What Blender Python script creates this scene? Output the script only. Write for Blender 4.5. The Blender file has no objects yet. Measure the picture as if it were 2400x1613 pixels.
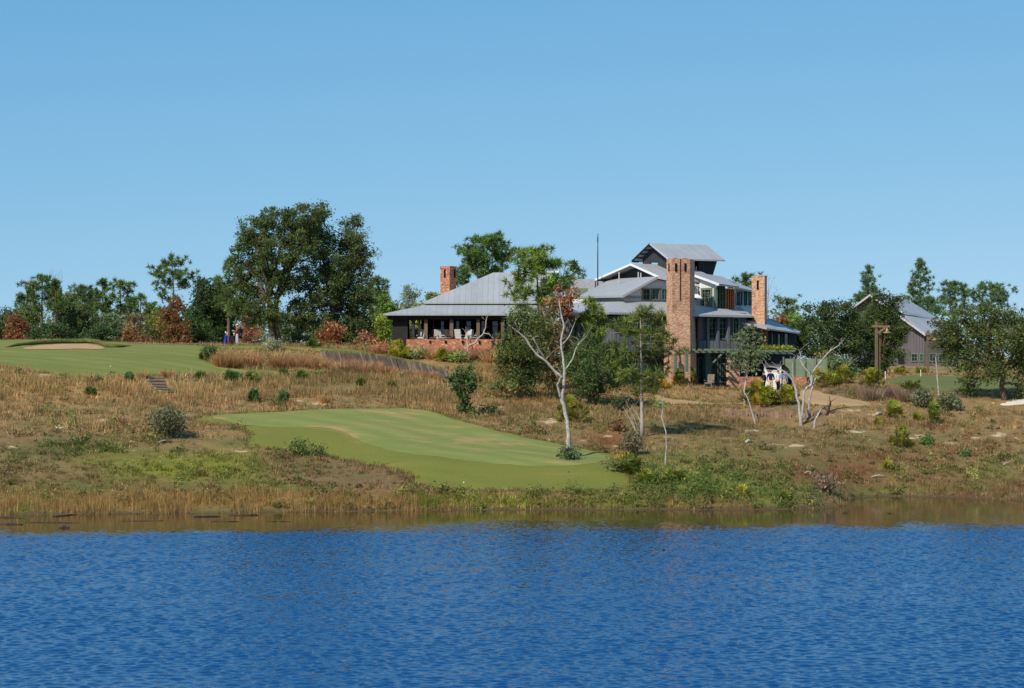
import bpy, bmesh, math, random
import numpy as np
from mathutils import Vector, geometry, Matrix

# ------------------------------------------------------------------ frame of reference
F, HY, CX, EYE = 5600.0, 840.0, 1200.0, 8.4      # focal length, horizon row, centre column (photo pixels), eye height in metres
SC = bpy.context.scene
COL = SC.collection
ORG = {}
pi = math.pi

def P(px, py, Y):
    return Vector(((px - CX) / F * Y, Y, EYE - (py - HY) / F * Y))

def XY(px, Y):
    return Vector(((px - CX) / F * Y, Y))

def lin(c):
    return tuple(((x / 255) / 12.92 if x / 255 <= .04045 else ((x / 255 + .055) / 1.055) ** 2.4) for x in c)

def tag(o, label=None, cat=None, group=None, kind=None):
    if label: o['label'] = label
    if cat: o['category'] = cat
    if group: o['group'] = group
    if kind: o['kind'] = kind
    return o

def empty(name, loc, label, cat, group=None):
    o = bpy.data.objects.new(name, None)
    o.location = loc
    COL.objects.link(o)
    ORG[o.name] = Vector(loc)
    return tag(o, label, cat, group)

def link(name, me, parent=None, org=None):
    o = bpy.data.objects.new(name, me)
    COL.objects.link(o)
    if parent is not None:
        o.parent = parent
        ORG[o.name] = ORG[parent.name]
    else:
        o.location = org if org is not None else (0, 0, 0)
        ORG[o.name] = Vector(o.location)
    return o

def copy_tree(o, parent=None):
    c = o.copy(); COL.objects.link(c)
    if parent is not None: c.parent = parent
    for ch in list(o.children): copy_tree(ch, c)
    return c

# ------------------------------------------------------------------ materials
def newmat(name):
    m = bpy.data.materials.new(name); m.use_nodes = True
    nt = m.node_tree
    return m, nt, nt.nodes['Principled BSDF']

def N(nt, t, **kw):
    n = nt.nodes.new(t)
    for k, v in kw.items(): setattr(n, k, v)
    return n

def mixc(nt, a, b, f, mode='MIX'):
    n = N(nt, 'ShaderNodeMix', data_type='RGBA', blend_type=mode)
    for i, v in ((0, f), (6, a), (7, b)):
        if isinstance(v, (int, float)): n.inputs[i].default_value = v
        elif isinstance(v, tuple): n.inputs[i].default_value = (*v[:3], 1)
        else: nt.links.new(v, n.inputs[i])
    return n.outputs[2]

def noise(nt, scale, detail=4, rough=.6, vec=None, dist=0):
    n = N(nt, 'ShaderNodeTexNoise')
    n.inputs['Scale'].default_value = scale; n.inputs['Detail'].default_value = detail
    n.inputs['Roughness'].default_value = rough; n.inputs['Distortion'].default_value = dist
    if vec is not None: nt.links.new(vec, n.inputs['Vector'])
    return n.outputs['Fac']

def ramp(nt, x, a, b):
    n = N(nt, 'ShaderNodeMapRange')
    n.inputs['From Min'].default_value = a; n.inputs['From Max'].default_value = b
    nt.links.new(x, n.inputs['Value'])
    return n.outputs['Result']

def objvec(nt, sc=(1, 1, 1), src='Object'):
    t = N(nt, 'ShaderNodeTexCoord'); m = N(nt, 'ShaderNodeMapping')
    m.inputs['Scale'].default_value = sc
    nt.links.new(t.outputs[src], m.inputs['Vector'])
    return m.outputs['Vector']

def bump(nt, bs, h, strength=.3, dist=.05):
    b = N(nt, 'ShaderNodeBump'); b.inputs['Strength'].default_value = strength; b.inputs['Distance'].default_value = dist
    nt.links.new(h, b.inputs['Height']); nt.links.new(b.outputs['Normal'], bs.inputs['Normal'])

def plain(name, rgb, rough=.8, var=.25, scale=2.5, metal=0., spec=.3):
    m, nt, bs = newmat(name)
    c = lin(rgb)
    f = noise(nt, scale, 5, .65, objvec(nt))
    lo = tuple(x * (1 - var) for x in c); hi = tuple(min(1, x * (1 + var)) for x in c)
    nt.links.new(mixc(nt, lo, hi, ramp(nt, f, .3, .7)), bs.inputs['Base Color'])
    bs.inputs['Roughness'].default_value = rough; bs.inputs['Metallic'].default_value = metal
    bs.inputs['Specular IOR Level'].default_value = spec
    bump(nt, bs, f, .15, .02)
    return m

def tinted(name, trans=.25, rough=.7):
    m, nt, bs = newmat(name)
    a = N(nt, 'ShaderNodeAttribute', attribute_name='tint')
    nt.links.new(a.outputs['Color'], bs.inputs['Base Color'])
    bs.inputs['Roughness'].default_value = rough; bs.inputs['Specular IOR Level'].default_value = .25
    t = N(nt, 'ShaderNodeBsdfTranslucent'); nt.links.new(a.outputs['Color'], t.inputs['Color'])
    mx = N(nt, 'ShaderNodeMixShader'); mx.inputs[0].default_value = trans
    nt.links.new(bs.outputs[0], mx.inputs[1]); nt.links.new(t.outputs[0], mx.inputs[2])
    nt.links.new(mx.outputs[0], nt.nodes['Material Output'].inputs['Surface'])
    return m

def brickmat(name, c1, c2, mortar, white=.25):
    m, nt, bs = newmat(name)
    uv = objvec(nt, (1, 1, 1), 'UV')
    b = N(nt, 'ShaderNodeTexBrick')
    nt.links.new(uv, b.inputs['Vector'])
    b.inputs['Color1'].default_value = (*lin(c1), 1); b.inputs['Color2'].default_value = (*lin(c2), 1)
    b.inputs['Mortar'].default_value = (*lin(mortar), 1); b.inputs['Scale'].default_value = 1
    b.inputs['Mortar Size'].default_value = .008; b.inputs['Brick Width'].default_value = .22; b.inputs['Row Height'].default_value = .085
    f = noise(nt, 1, 3, .6, objvec(nt, (3.6, 9, 1), 'UV'))
    g = noise(nt, 1.3, 4, .6, uv)
    c = mixc(nt, b.outputs['Color'], lin((212, 180, 148)), ramp(nt, f, .60 - white * .2, .60))
    c = mixc(nt, c, lin((128, 66, 46)), ramp(nt, g, .5, .8))
    nt.links.new(c, bs.inputs['Base Color']); bs.inputs['Roughness'].default_value = .9
    bump(nt, bs, f, .4, .03)
    return m

def linemat(name, rgb, pitch, dark, width=.12, rough=.8, var=.2, metal=0, axis=0, spec=.3, lift=None):
    """boards or metal sheets: thin lines every PITCH metres across the surface, each board a slightly different tone"""
    m, nt, bs = newmat(name)
    uv = N(nt, 'ShaderNodeTexCoord')
    sp = N(nt, 'ShaderNodeSeparateXYZ'); nt.links.new(uv.outputs['UV'], sp.inputs[0])
    d = N(nt, 'ShaderNodeMath', operation='DIVIDE'); nt.links.new(sp.outputs[axis], d.inputs[0]); d.inputs[1].default_value = pitch
    fr = N(nt, 'ShaderNodeMath', operation='FRACT'); nt.links.new(d.outputs[0], fr.inputs[0])
    fl = N(nt, 'ShaderNodeMath', operation='FLOOR'); nt.links.new(d.outputs[0], fl.inputs[0])
    wn = N(nt, 'ShaderNodeTexWhiteNoise', noise_dimensions='1D'); nt.links.new(fl.outputs[0], wn.inputs['W'])
    lt = N(nt, 'ShaderNodeMath', operation='LESS_THAN'); nt.links.new(fr.outputs[0], lt.inputs[0]); lt.inputs[1].default_value = width
    c = lin(rgb)
    sc = (6, .7, 1) if axis == 0 else (.7, 6, 1)
    f = noise(nt, 1, 5, .65, objvec(nt, sc, 'UV'))
    g = noise(nt, .5, 3, .6, objvec(nt, (1, 1, 1), 'UV'))
    lo = tuple(x * (1 - var) for x in c); hi = tuple(min(1, x * (1 + var)) for x in c)
    k = mixc(nt, lo, hi, ramp(nt, f, .3, .7))
    k = mixc(nt, k, mixc(nt, lo, hi, wn.outputs['Value']), .45)
    k = mixc(nt, k, mixc(nt, lo, hi, ramp(nt, g, .35, .65)), .35)
    k = mixc(nt, k, tuple(x * dark for x in c), lt.outputs[0])
    nt.links.new(k, bs.inputs['Base Color'])
    bs.inputs['Roughness'].default_value = rough; bs.inputs['Metallic'].default_value = metal
    bs.inputs['Specular IOR Level'].default_value = spec
    bump(nt, bs, lt.outputs[0], .5, .03)
    return m

M = {}
M['leaf'] = tinted('leaf_green', .38)
M['needle'] = tinted('pine_needles', .3)
M['grass'] = tinted('grass_blades', .30, .85)
M['frond'] = tinted('palmetto_fronds', .35, .5)
M['bark_brown'] = plain('bark_brown', (104, 86, 70), .9, .4, 6)
M['bark_pale'] = plain('bark_pale_grey', (170, 158, 142), .9, .3, 8)
M['deadwood'] = plain('dead_wood_bleached', (168, 160, 150), .9, .42, 7)
M['deadgrey'] = plain('dead_wood_grey', (140, 128, 116), .85, .35, 6)
M['driftwood'] = plain('driftwood_dark', (62, 50, 40), .85, .4, 6)
M['brick'] = brickmat('brick_mottled', (190, 128, 94), (168, 98, 70), (200, 172, 146), .75)
M['brick_red'] = brickmat('brick_red', (184, 108, 74), (164, 88, 58), (182, 142, 114), .2)
M['roof'] = linemat('standing_seam_metal_roof', (160, 161, 161), .45, .86, .09, .5, .15, .0, 0, .4)
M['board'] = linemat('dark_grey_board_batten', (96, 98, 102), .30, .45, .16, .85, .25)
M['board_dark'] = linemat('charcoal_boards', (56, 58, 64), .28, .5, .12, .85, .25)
M['barn_board'] = linemat('weathered_barn_boards', (98, 94, 94), .34, .55, .12, .85, .2)
M['white'] = linemat('white_siding', (214, 216, 216), .40, .86, .08, .7, .06)
M['trim_white'] = plain('white_trim_paint', (226, 226, 224), .6, .06)
M['trim_green'] = plain('sage_green_paint', (104, 118, 98), .7, .12)
M['green_dark'] = plain('dark_green_paint', (70, 88, 78), .7, .2)
M['green_boards'] = linemat('green_fence_boards', (126, 138, 112), .16, .6, .12, .8, .2, axis=1)
M['wood'] = plain('brown_timber', (112, 96, 78), .85, .25, 5)
M['wood_tan'] = plain('tan_timber', (118, 101, 76), .85, .25, 5)
M['wood_orange'] = plain('orange_stained_wood', (168, 104, 54), .7, .2, 5)
M['timber_grey'] = plain('weathered_grey_planks', (94, 82, 72), .9, .4, 2.0)
M['log_brown'] = plain('rotten_brown_logs', (134, 108, 86), .95, .45, 3)
M['tread'] = plain('pale_step_tread', (146, 128, 110), .9, .25, 3)
M['lip'] = plain('rough_turf_edge', (92, 92, 44), .95, .5, 4)
M['timber_pale'] = plain('pale_weathered_plank', (124, 111, 99), .9, .3, 2.0)
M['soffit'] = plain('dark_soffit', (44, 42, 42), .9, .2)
M['black'] = plain('black_opening_shade', (14, 14, 16), .9, .2)  # black colour stands in for the shade inside slots, recesses and openings
M['dark_metal'] = plain('dark_metal', (48, 50, 54), .5, .15, 4, .6)
M['grey_metal'] = plain('grey_galvanised', (182, 180, 186), .6, .1, 3)
M['lamp_brass'] = plain('brass_lamp_shade', (156, 128, 80), .4, .15, 4, .4)
M['stone'] = plain('grey_brown_stone', (120, 102, 88), .9, .4, 3)
M['fabric_white'] = plain('white_cushion', (186, 182, 174), .9, .06)
M['wicker'] = plain('brown_wicker', (82, 62, 50), .85, .35, 30)

def glass(name, rgb):
    m, nt, bs = newmat(name)
    f = noise(nt, .7, 2, .5, objvec(nt))
    c = lin(rgb)
    nt.links.new(mixc(nt, tuple(x * .5 for x in c), tuple(x * 1.5 for x in c), f), bs.inputs['Base Color'])
    bs.inputs['Roughness'].default_value = .06; bs.inputs['Specular IOR Level'].default_value = .6
    return m
M['pane'] = glass('dark_window_glass', (26, 34, 38))
M['pane_blue'] = glass('sky_lit_window_glass', (66, 88, 100))

# ------------------------------------------------------------------ mesh collector
class MB:
    def __init__(s): s.v = []; s.f = []
    def add(s, vs, fs):
        k = len(s.v); s.v += [Vector(v) for v in vs]; s.f += [tuple(i + k for i in f) for f in fs]; return s
    def box(s, c, d, rz=0., M3=None):
        hx, hy, hz = d[0] / 2, d[1] / 2, d[2] / 2
        R = M3 if M3 is not None else Matrix.Rotation(rz, 3, 'Z')
        vs = [R @ Vector((x * hx, y * hy, z * hz)) + Vector(c) for z in (-1, 1) for x, y in ((-1, -1), (1, -1), (1, 1), (-1, 1))]
        return s.add(vs, [(3, 2, 1, 0), (4, 5, 6, 7), (0, 1, 5, 4), (1, 2, 6, 5), (2, 3, 7, 6), (3, 0, 4, 7)])
    def loft(s, rings, cap=True):
        n = len(rings[0]); vs = [p for r in rings for p in r]; fs = []
        for k in range(len(rings) - 1):
            for i in range(n):
                j = (i + 1) % n; a = k * n
                fs.append((a + i, a + j, a + n + j, a + n + i))
        if cap: fs += [tuple(range(n - 1, -1, -1)), tuple((len(rings) - 1) * n + i for i in range(n))]
        return s.add(vs, fs)
    def prism(s, plan, z0, z1):
        pl = list(plan)
        if sum(pl[i][0] * pl[(i + 1) % len(pl)][1] - pl[(i + 1) % len(pl)][0] * pl[i][1] for i in range(len(pl))) < 0: pl = pl[::-1]
        return s.loft([[Vector((p[0], p[1], z)) for p in pl] for z in (z0, z1)])
    def slab(s, pts, t, d=(0, 0, -1)):
        """a polygon given thickness T along D (both faces and the rim)"""
        pts = [Vector(p) for p in pts]
        nrm = sum(((pts[i] - pts[0]).cross(pts[i + 1] - pts[0]) for i in range(1, len(pts) - 1)), Vector())
        d = Vector(d).normalized() * t
        if nrm.dot(d) > 0: pts = pts[::-1]
        n = len(pts)
        fs = [tuple(range(n)), tuple(range(2 * n - 1, n - 1, -1))] + [((i + 1) % n, i, n + i, n + (i + 1) % n) for i in range(n)]
        return s.add(pts + [p + d for p in pts], fs)
    def beam(s, a, b, w, h, up=(0, 0, 1)):
        a, b = Vector(a), Vector(b); d = (b - a); L = d.length; d.normalize()
        u = Vector(up); x = d.cross(u)
        if x.length < 1e-4: x = d.cross(Vector((0, 1, 0)))
        x.normalize(); z = x.cross(d)
        M3 = Matrix((x, d, z)).transposed()
        return s.box((a + b) / 2, (w, L, h), M3=M3)
    def tube(s, pts, rad, k=6, cap=True):
        pts = [Vector(p) for p in pts]; n = len(pts)
        rad = rad if isinstance(rad, (list, tuple)) else [rad] * n
        x = None; rings = []
        for i, p in enumerate(pts):
            t = (pts[min(i + 1, n - 1)] - pts[max(i - 1, 0)]).normalized()
            if x is None:
                x = t.cross(Vector((0.3, 1, 0.2))).normalized()
            else:
                x = (x - t * x.dot(t)).normalized()
            y = t.cross(x)
            rings.append([p + (x * math.cos(2 * pi * j / k) + y * math.sin(2 * pi * j / k)) * rad[i] for j in range(k)])
        return s.loft(rings, cap)
    def lathe(s, c, prof, k=12):
        c = Vector(c)
        return s.loft([[c + Vector((r * math.cos(2 * pi * j / k), r * math.sin(2 * pi * j / k), z)) for j in range(k)] for r, z in prof])
    def ball(s, c, r, n=8, m=6):
        sx, sy, sz = r if isinstance(r, (tuple, list)) else (r, r, r)
        prof = [(max(.001, math.sin(pi * i / m)), -math.cos(pi * i / m)) for i in range(m + 1)]
        c = Vector(c)
        return s.loft([[c + Vector((q * sx * math.cos(2 * pi * j / n), q * sy * math.sin(2 * pi * j / n), z * sz)) for j in range(n)] for q, z in prof])
    def build(s, name, mat, parent=None, org=None, smooth=False):
        o3 = ORG[parent.name] if parent is not None else Vector(org if org is not None else (0, 0, 0))
        me = bpy.data.meshes.new(name)
        me.from_pydata([tuple(v - o3) for v in s.v], [], s.f)
        me.materials.append(mat if not isinstance(mat, str) else M[mat])
        uv = me.uv_layers.new(name='UVMap').data
        Z = Vector((0, 0, 1))
        for p in me.polygons:
            n = p.normal; t = Z.cross(n)
            t = Vector((1, 0, 0)) if t.length < .02 else t.normalized()
            b = n.cross(t)
            for li in p.loop_indices:
                q = me.vertices[me.loops[li].vertex_index].co
                uv[li].uv = (q.dot(t), q.dot(b))
        if smooth:
            me.polygons.foreach_set('use_smooth', [True] * len(me.polygons))
        me.update()
        return link(name, me, parent, o3)

def np_mesh(name, V, k, tint, mat, parent=None, org=None):
    """V (n*k,3) corners of n separate k-gons, TINT (n*k,3)"""
    o3 = np.array(ORG[parent.name] if parent is not None else (org if org is not None else (0, 0, 0)), dtype=np.float64)
    V = np.asarray(V, dtype=np.float64).reshape(-1, 3) - o3
    n = len(V) // k
    me = bpy.data.meshes.new(name)
    me.vertices.add(n * k); me.loops.add(n * k); me.polygons.add(n)
    me.vertices.foreach_set('co', V.astype(np.float32).ravel())
    me.loops.foreach_set('vertex_index', np.arange(n * k, dtype=np.int32))
    me.polygons.foreach_set('loop_start', np.arange(0, n * k, k, dtype=np.int32))
    me.polygons.foreach_set('loop_total', np.full(n, k, dtype=np.int32))
    at = me.attributes.new('tint', 'FLOAT_COLOR', 'POINT')
    c = np.ones((n * k, 4), np.float32); c[:, :3] = np.clip(np.asarray(tint).reshape(-1, 3), 0, 1)
    at.data.foreach_set('color', c.ravel())
    me.materials.append(M[mat]); me.update(calc_edges=True)
    return link(name, me, parent, tuple(o3))

# ------------------------------------------------------------------ terrain
ctrl = []
def zat(py, Y): return EYE - (py - HY) / F * Y
shore = [(-300, 1213), (0, 1209), (150, 1207), (300, 1205), (500, 1203), (750, 1200), (1000, 1197), (1250, 1195), (1500, 1195),
         (1700, 1195), (1850, 1194), (1945, 1190), (1985, 1171), (2060, 1164), (2200, 1166), (2400, 1173), (2700, 1180)]
for px, py in shore:
    Y = EYE * F / (py - HY)
    ctrl.append((*XY(px, Y), 0.0))
    if px < 1960 or px > 2050: ctrl.append((*XY(px, Y - 6), -0.9))
    ctrl.append((*XY(px, Y - 18), -2.0))
    ctrl.append((*XY(px, Y + 1.3), .28))
for px in (2050, 2200, 2400): ctrl.append((*XY(px, 136), -.5))
cols = {
 -300: [(1150, 133), (1100, 137.5), (1050, 142), (1000, 147.5), (950, 153), (905, 160), (870, 166), (845, 175), (825, 186), (806, 204), (800, 214)],
 0: [(1150, 133), (1100, 137.5), (1050, 142), (1000, 147.5), (950, 153), (905, 160), (872, 166), (847, 175), (826, 188), (803, 204), (797, 212)],
 150: [(1150, 134), (1050, 143), (950, 154.5), (885, 166), (850, 176), (824, 190), (800, 206), (797, 212)],
 300: [(1160, 133.5), (1100, 139), (1050, 144), (1000, 149.5), (950, 156), (915, 161), (885, 168), (852, 177), (830, 188), (807, 205), (804, 212)],
 450: [(1150, 135), (1100, 140), (1050, 146), (1000, 151.5), (950, 160), (915, 165), (882, 172), (850, 181), (825, 193), (809, 205), (807, 212)],
 600: [(1150, 136), (1100, 141), (1050, 146), (1015, 151), (975, 158), (930, 166), (884, 175), (870, 179), (842, 189), (819, 195), (809, 205), (808, 212)],
 800: [(1150, 136), (1110, 141), (1065, 146), (1015, 151.5), (970, 159.5), (935, 166), (886, 176), (862, 183), (842, 190), (821, 195), (812, 204), (811, 212)],
 1000: [(1155, 136), (1120, 139.5), (1082, 143), (1050, 148.5), (1000, 157), (960, 164), (930, 170), (885, 179), (870, 182), (842, 187), (830, 189), (830, 195)],
 1080: [(842, 187), (834, 188.2), (829, 192)], 1160: [(872, 183.5), (852, 186.3), (838, 188.2), (830, 194)],
 1230: [(1160, 136), (1140, 138), (1098, 142), (1062, 149), (1010, 157.5), (970, 165), (930, 174), (905, 180), (882, 185), (862, 189)],
 1400: [(1160, 136), (1145, 138), (1094, 143), (1067, 150), (1025, 157), (970, 168), (945, 174), (918, 181), (902, 187), (900, 195)],
 1600: [(1150, 138), (1100, 145.5), (1050, 154), (1000, 164), (960, 173), (947, 177), (925, 181.5), (903, 185), (900, 192)],
 1800: [(1150, 138.5), (1100, 145.5), (1050, 153.5), (1005, 163), (988, 167), (953, 169.5), (939, 174), (928, 181), (921, 187.5), (917, 196)],
 1950: [(1125, 143), (1060, 152), (1010, 161.5), (988, 166.5), (953, 169), (938, 174), (914, 182), (897, 188), (888, 196), (878, 215)],
 2150: [(1130, 147.5), (1060, 155.5), (1010, 163), (965, 170), (938, 175), (909, 182), (890, 190), (879, 200), (864, 230), (857, 255)],
 2400: [(1140, 147.5), (1060, 157), (1000, 165), (955, 172.5), (935, 177), (910, 184), (893, 192), (882, 203), (867, 235)],
 2750: [(1140, 147.5), (1060, 157), (1000, 165), (955, 172.5), (935, 177), (910, 184), (893, 192), (882, 203), (867, 235)],
}
for px, l in cols.items():
    for py, Y in l: ctrl.append((*XY(px, Y), zat(py, Y)))
for x in (-110, -60, -25): ctrl += [(x, 245, 9.4), (x, 340, 8.4)]
for x in (0, 20): ctrl += [(x, 245, 8.3), (x, 340, 8.0)]
for x in (45, 110): ctrl += [(x, 285, 7.6), (x, 340, 7.6)]
for x in (-110, 110): ctrl += [(x, 160, 4.5)]
C = np.array(ctrl)
def _tps(d2): return np.where(d2 > 1e-12, d2 * np.log(np.maximum(d2, 1e-12)) * .5, 0)
CS = C[:, :2] / 50.0
n_ = len(C)
K = _tps(((CS[:, None] - CS[None]) ** 2).sum(2)) + np.eye(n_) * 2e-5
A = np.zeros((n_ + 3, n_ + 3)); A[:n_, :n_] = K; A[:n_, n_] = 1; A[:n_, n_ + 1:] = CS; A[n_, :n_] = 1; A[n_ + 1:, :n_] = CS.T
WGT = np.linalg.solve(A, np.concatenate([C[:, 2], [0, 0, 0]]))
GX = np.arange(-110, 110.01, .5); GY = np.arange(108, 345.01, .5)

def vnoise(x, y, s, seed):
    r = np.random.default_rng(seed).random((256, 256))
    u, v = x / s, y / s
    i, j = np.floor(u).astype(int), np.floor(v).astype(int)
    a, b = u - i, v - j; a = a * a * (3 - 2 * a); b = b * b * (3 - 2 * b)
    g = lambda p, q: r[p % 256, q % 256]
    return (g(i, j) * (1 - a) + g(i + 1, j) * a) * (1 - b) + (g(i, j + 1) * (1 - a) + g(i + 1, j + 1) * a) * b

def _field():
    xx, yy = np.meshgrid(GX, GY)
    q = np.stack([xx.ravel(), yy.ravel()], 1) / 50.0
    out = np.empty(len(q))
    for k in range(0, len(q), 20000):
        s = q[k:k + 20000]
        out[k:k + 20000] = _tps(((s[:, None] - CS[None]) ** 2).sum(2)) @ WGT[:n_] + WGT[n_] + s @ WGT[n_ + 1:]
    z = out.reshape(xx.shape)
    z = z + (vnoise(xx, yy, 2.6, 1) - .5) * .10 + (vnoise(xx, yy, 1.1, 2) - .5) * .05
    z = np.where((yy > 216), np.minimum(z, 9.9), z)
    return np.clip(z, -2.2, 10.4)
GZ = _field()

def gz(x, y):
    x = np.asarray(x, float); y = np.asarray(y, float)
    u = np.clip((x - GX[0]) / .5, 0, len(GX) - 1.001); v = np.clip((y - GY[0]) / .5, 0, len(GY) - 1.001)
    i, j = u.astype(int), v.astype(int); a, b = u - i, v - j
    return (GZ[j, i] * (1 - a) + GZ[j, i + 1] * a) * (1 - b) + (GZ[j + 1, i] * (1 - a) + GZ[j + 1, i + 1] * a) * b

_YS = np.arange(116, 340, .1)
def hit(px, py):
    X = (px - CX) / F * _YS; Zr = EYE - (py - HY) / F * _YS
    d = gz(X, _YS) - Zr
    k = np.argmax(d >= 0) if (d >= 0).any() else int(np.argmax(np.where(_YS < 216, d, -9)))
    Y = float(_YS[k]); x = (px - CX) / F * Y
    return Vector((x, Y, float(gz(x, Y))))
def ground(px, Y):
    x = (px - CX) / F * Y
    return Vector((x, Y, float(gz(x, Y))))
def proj(x, y, z):
    return CX + F * x / y, HY - F * (z - EYE) / y

# zones of ground colour, at the places where the different covers grow
BLOBS = [  # px, py, rx, ry, sRGB, strength
 (420, 1095, 170, 34, (122, 132, 34), .85), (560, 1100, 60, 40, (118, 128, 36), .7), (250, 1075, 90, 20, (118, 124, 44), .5),
 (190, 1048, 110, 22, (66, 84, 36), .75), (60, 1060, 60, 18, (70, 88, 40), .55), (300, 1120, 60, 18, (116, 116, 52), .5),
 (640, 1140, 60, 12, (122, 132, 40), .6), (740, 1150, 60, 12, (110, 126, 40), .5), (100, 1150, 120, 24, (112, 104, 54), .5),
 (850, 1120, 150, 40, (120, 95, 68), .7), (700, 1085, 110, 24, (112, 96, 64), .6), (900, 1165, 130, 20, (136, 104, 72), .7),
 (470, 1175, 520, 22, (158, 118, 60), .8), (30, 1200, 40, 14, (92, 108, 28), .9),
 (1250, 1178, 290, 16, (116, 116, 36), .85), (1100, 1180, 80, 14, (120, 118, 40), .6), (1640, 1140, 200, 40, (98, 114, 44), .85),
 (1560, 1095, 80, 30, (104, 112, 42), .6), (1830, 1165, 120, 26, (104, 118, 46), .75), (1500, 1175, 160, 14, (128, 106, 60), .6),
 (1960, 1110, 120, 36, (120, 74, 50), .9), (2060, 1080, 120, 26, (124, 84, 56), .7), (2250, 1130, 170, 22, (122, 88, 58), .6),
 (1880, 1075, 70, 26, (118, 84, 52), .5), (2330, 1110, 80, 26, (108, 112, 50), .6), (2100, 1105, 50, 20, (96, 112, 44), .5),
 (2060, 1150, 150, 10, (104, 110, 44), .6), (1930, 1165, 60, 20, (126, 104, 88), .7),
 (1440, 1030, 60, 28, (138, 84, 48), .7), (1700, 1060, 200, 30, (112, 108, 60), .6), (2000, 1040, 170, 30, (118, 108, 64), .5),
 (1620, 1000, 130, 22, (98, 90, 56), .6), (1300, 985, 90, 26, (124, 112, 68), .5), (1450, 975, 90, 20, (112, 104, 66), .5),
 (620, 905, 130, 24, (128, 108, 62), .5), (820, 900, 140, 30, (122, 108, 64), .55), (930, 920, 120, 30, (140, 112, 70), .6), (1130, 870, 90, 40, (146, 122, 70), .6),
 (180, 925, 260, 36, (164, 128, 80), .7), (640, 940, 200, 20, (160, 124, 82), .6), (1230, 930, 90, 24, (148, 112, 66), .6),
 (2280, 1000, 160, 40, (138, 112, 74), .6), (1830, 970, 130, 16, (122, 92, 70), .7), (2010, 920, 60, 16, (116, 98, 84), .7),
]
SAND = [(135, 962, 22, 5), (165, 1030, 28, 6), (140, 1002, 26, 4), (30, 1048, 18, 4), (310, 1055, 24, 4), (15, 905, 14, 4), (560, 1058, 22, 5), (745, 946, 45, 6),
        (700, 940, 20, 5), (1290, 988, 36, 9), (1425, 1022, 22, 6), (1370, 1034, 20, 4), (1170, 955, 14, 3), (1440, 1046, 12, 5), (1595, 1078, 12, 5), (2010, 1012, 30, 6),
        (2150, 1025, 26, 7), (2340, 1020, 30, 9), (2290, 1028, 20, 4), (2380, 1030, 14, 4), (2050, 972, 26, 5), (1990, 962, 30, 5), (1860, 1045, 36, 6), (1895, 1055, 18, 5),
        (1810, 1042, 20, 4), (1760, 1010, 24, 4), (1650, 935, 10, 3), (430, 975, 20, 4), (240, 985, 30, 4), (95, 880, 30, 5), (1700, 1028, 24, 3), (1560, 1025, 20, 3), (2230, 1040, 30, 4)]
def zones(px, py):
    px = np.asarray(px, float); py = np.asarray(py, float)
    t = np.clip((py - 900) / 260, 0, 1)[:, None]
    c = np.array(lin((160, 130, 88))) * (1 - t) + np.array(lin((126, 104, 69))) * t
    for bx, by, rx, ry, col, s in BLOBS:
        w = s * np.exp(-(((px - bx) / rx) ** 2 + ((py - by) / ry) ** 2) * .9)[:, None]
        c = c * (1 - w) + np.array(lin(col)) * w
    return c
def sandw(px, py):
    w = np.zeros(len(px))
    for bx, by, rx, ry in SAND:
        w = np.maximum(w, np.exp(-(((px - bx) / rx) ** 2 + ((py - by) / ry) ** 2)))
    return w

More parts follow.
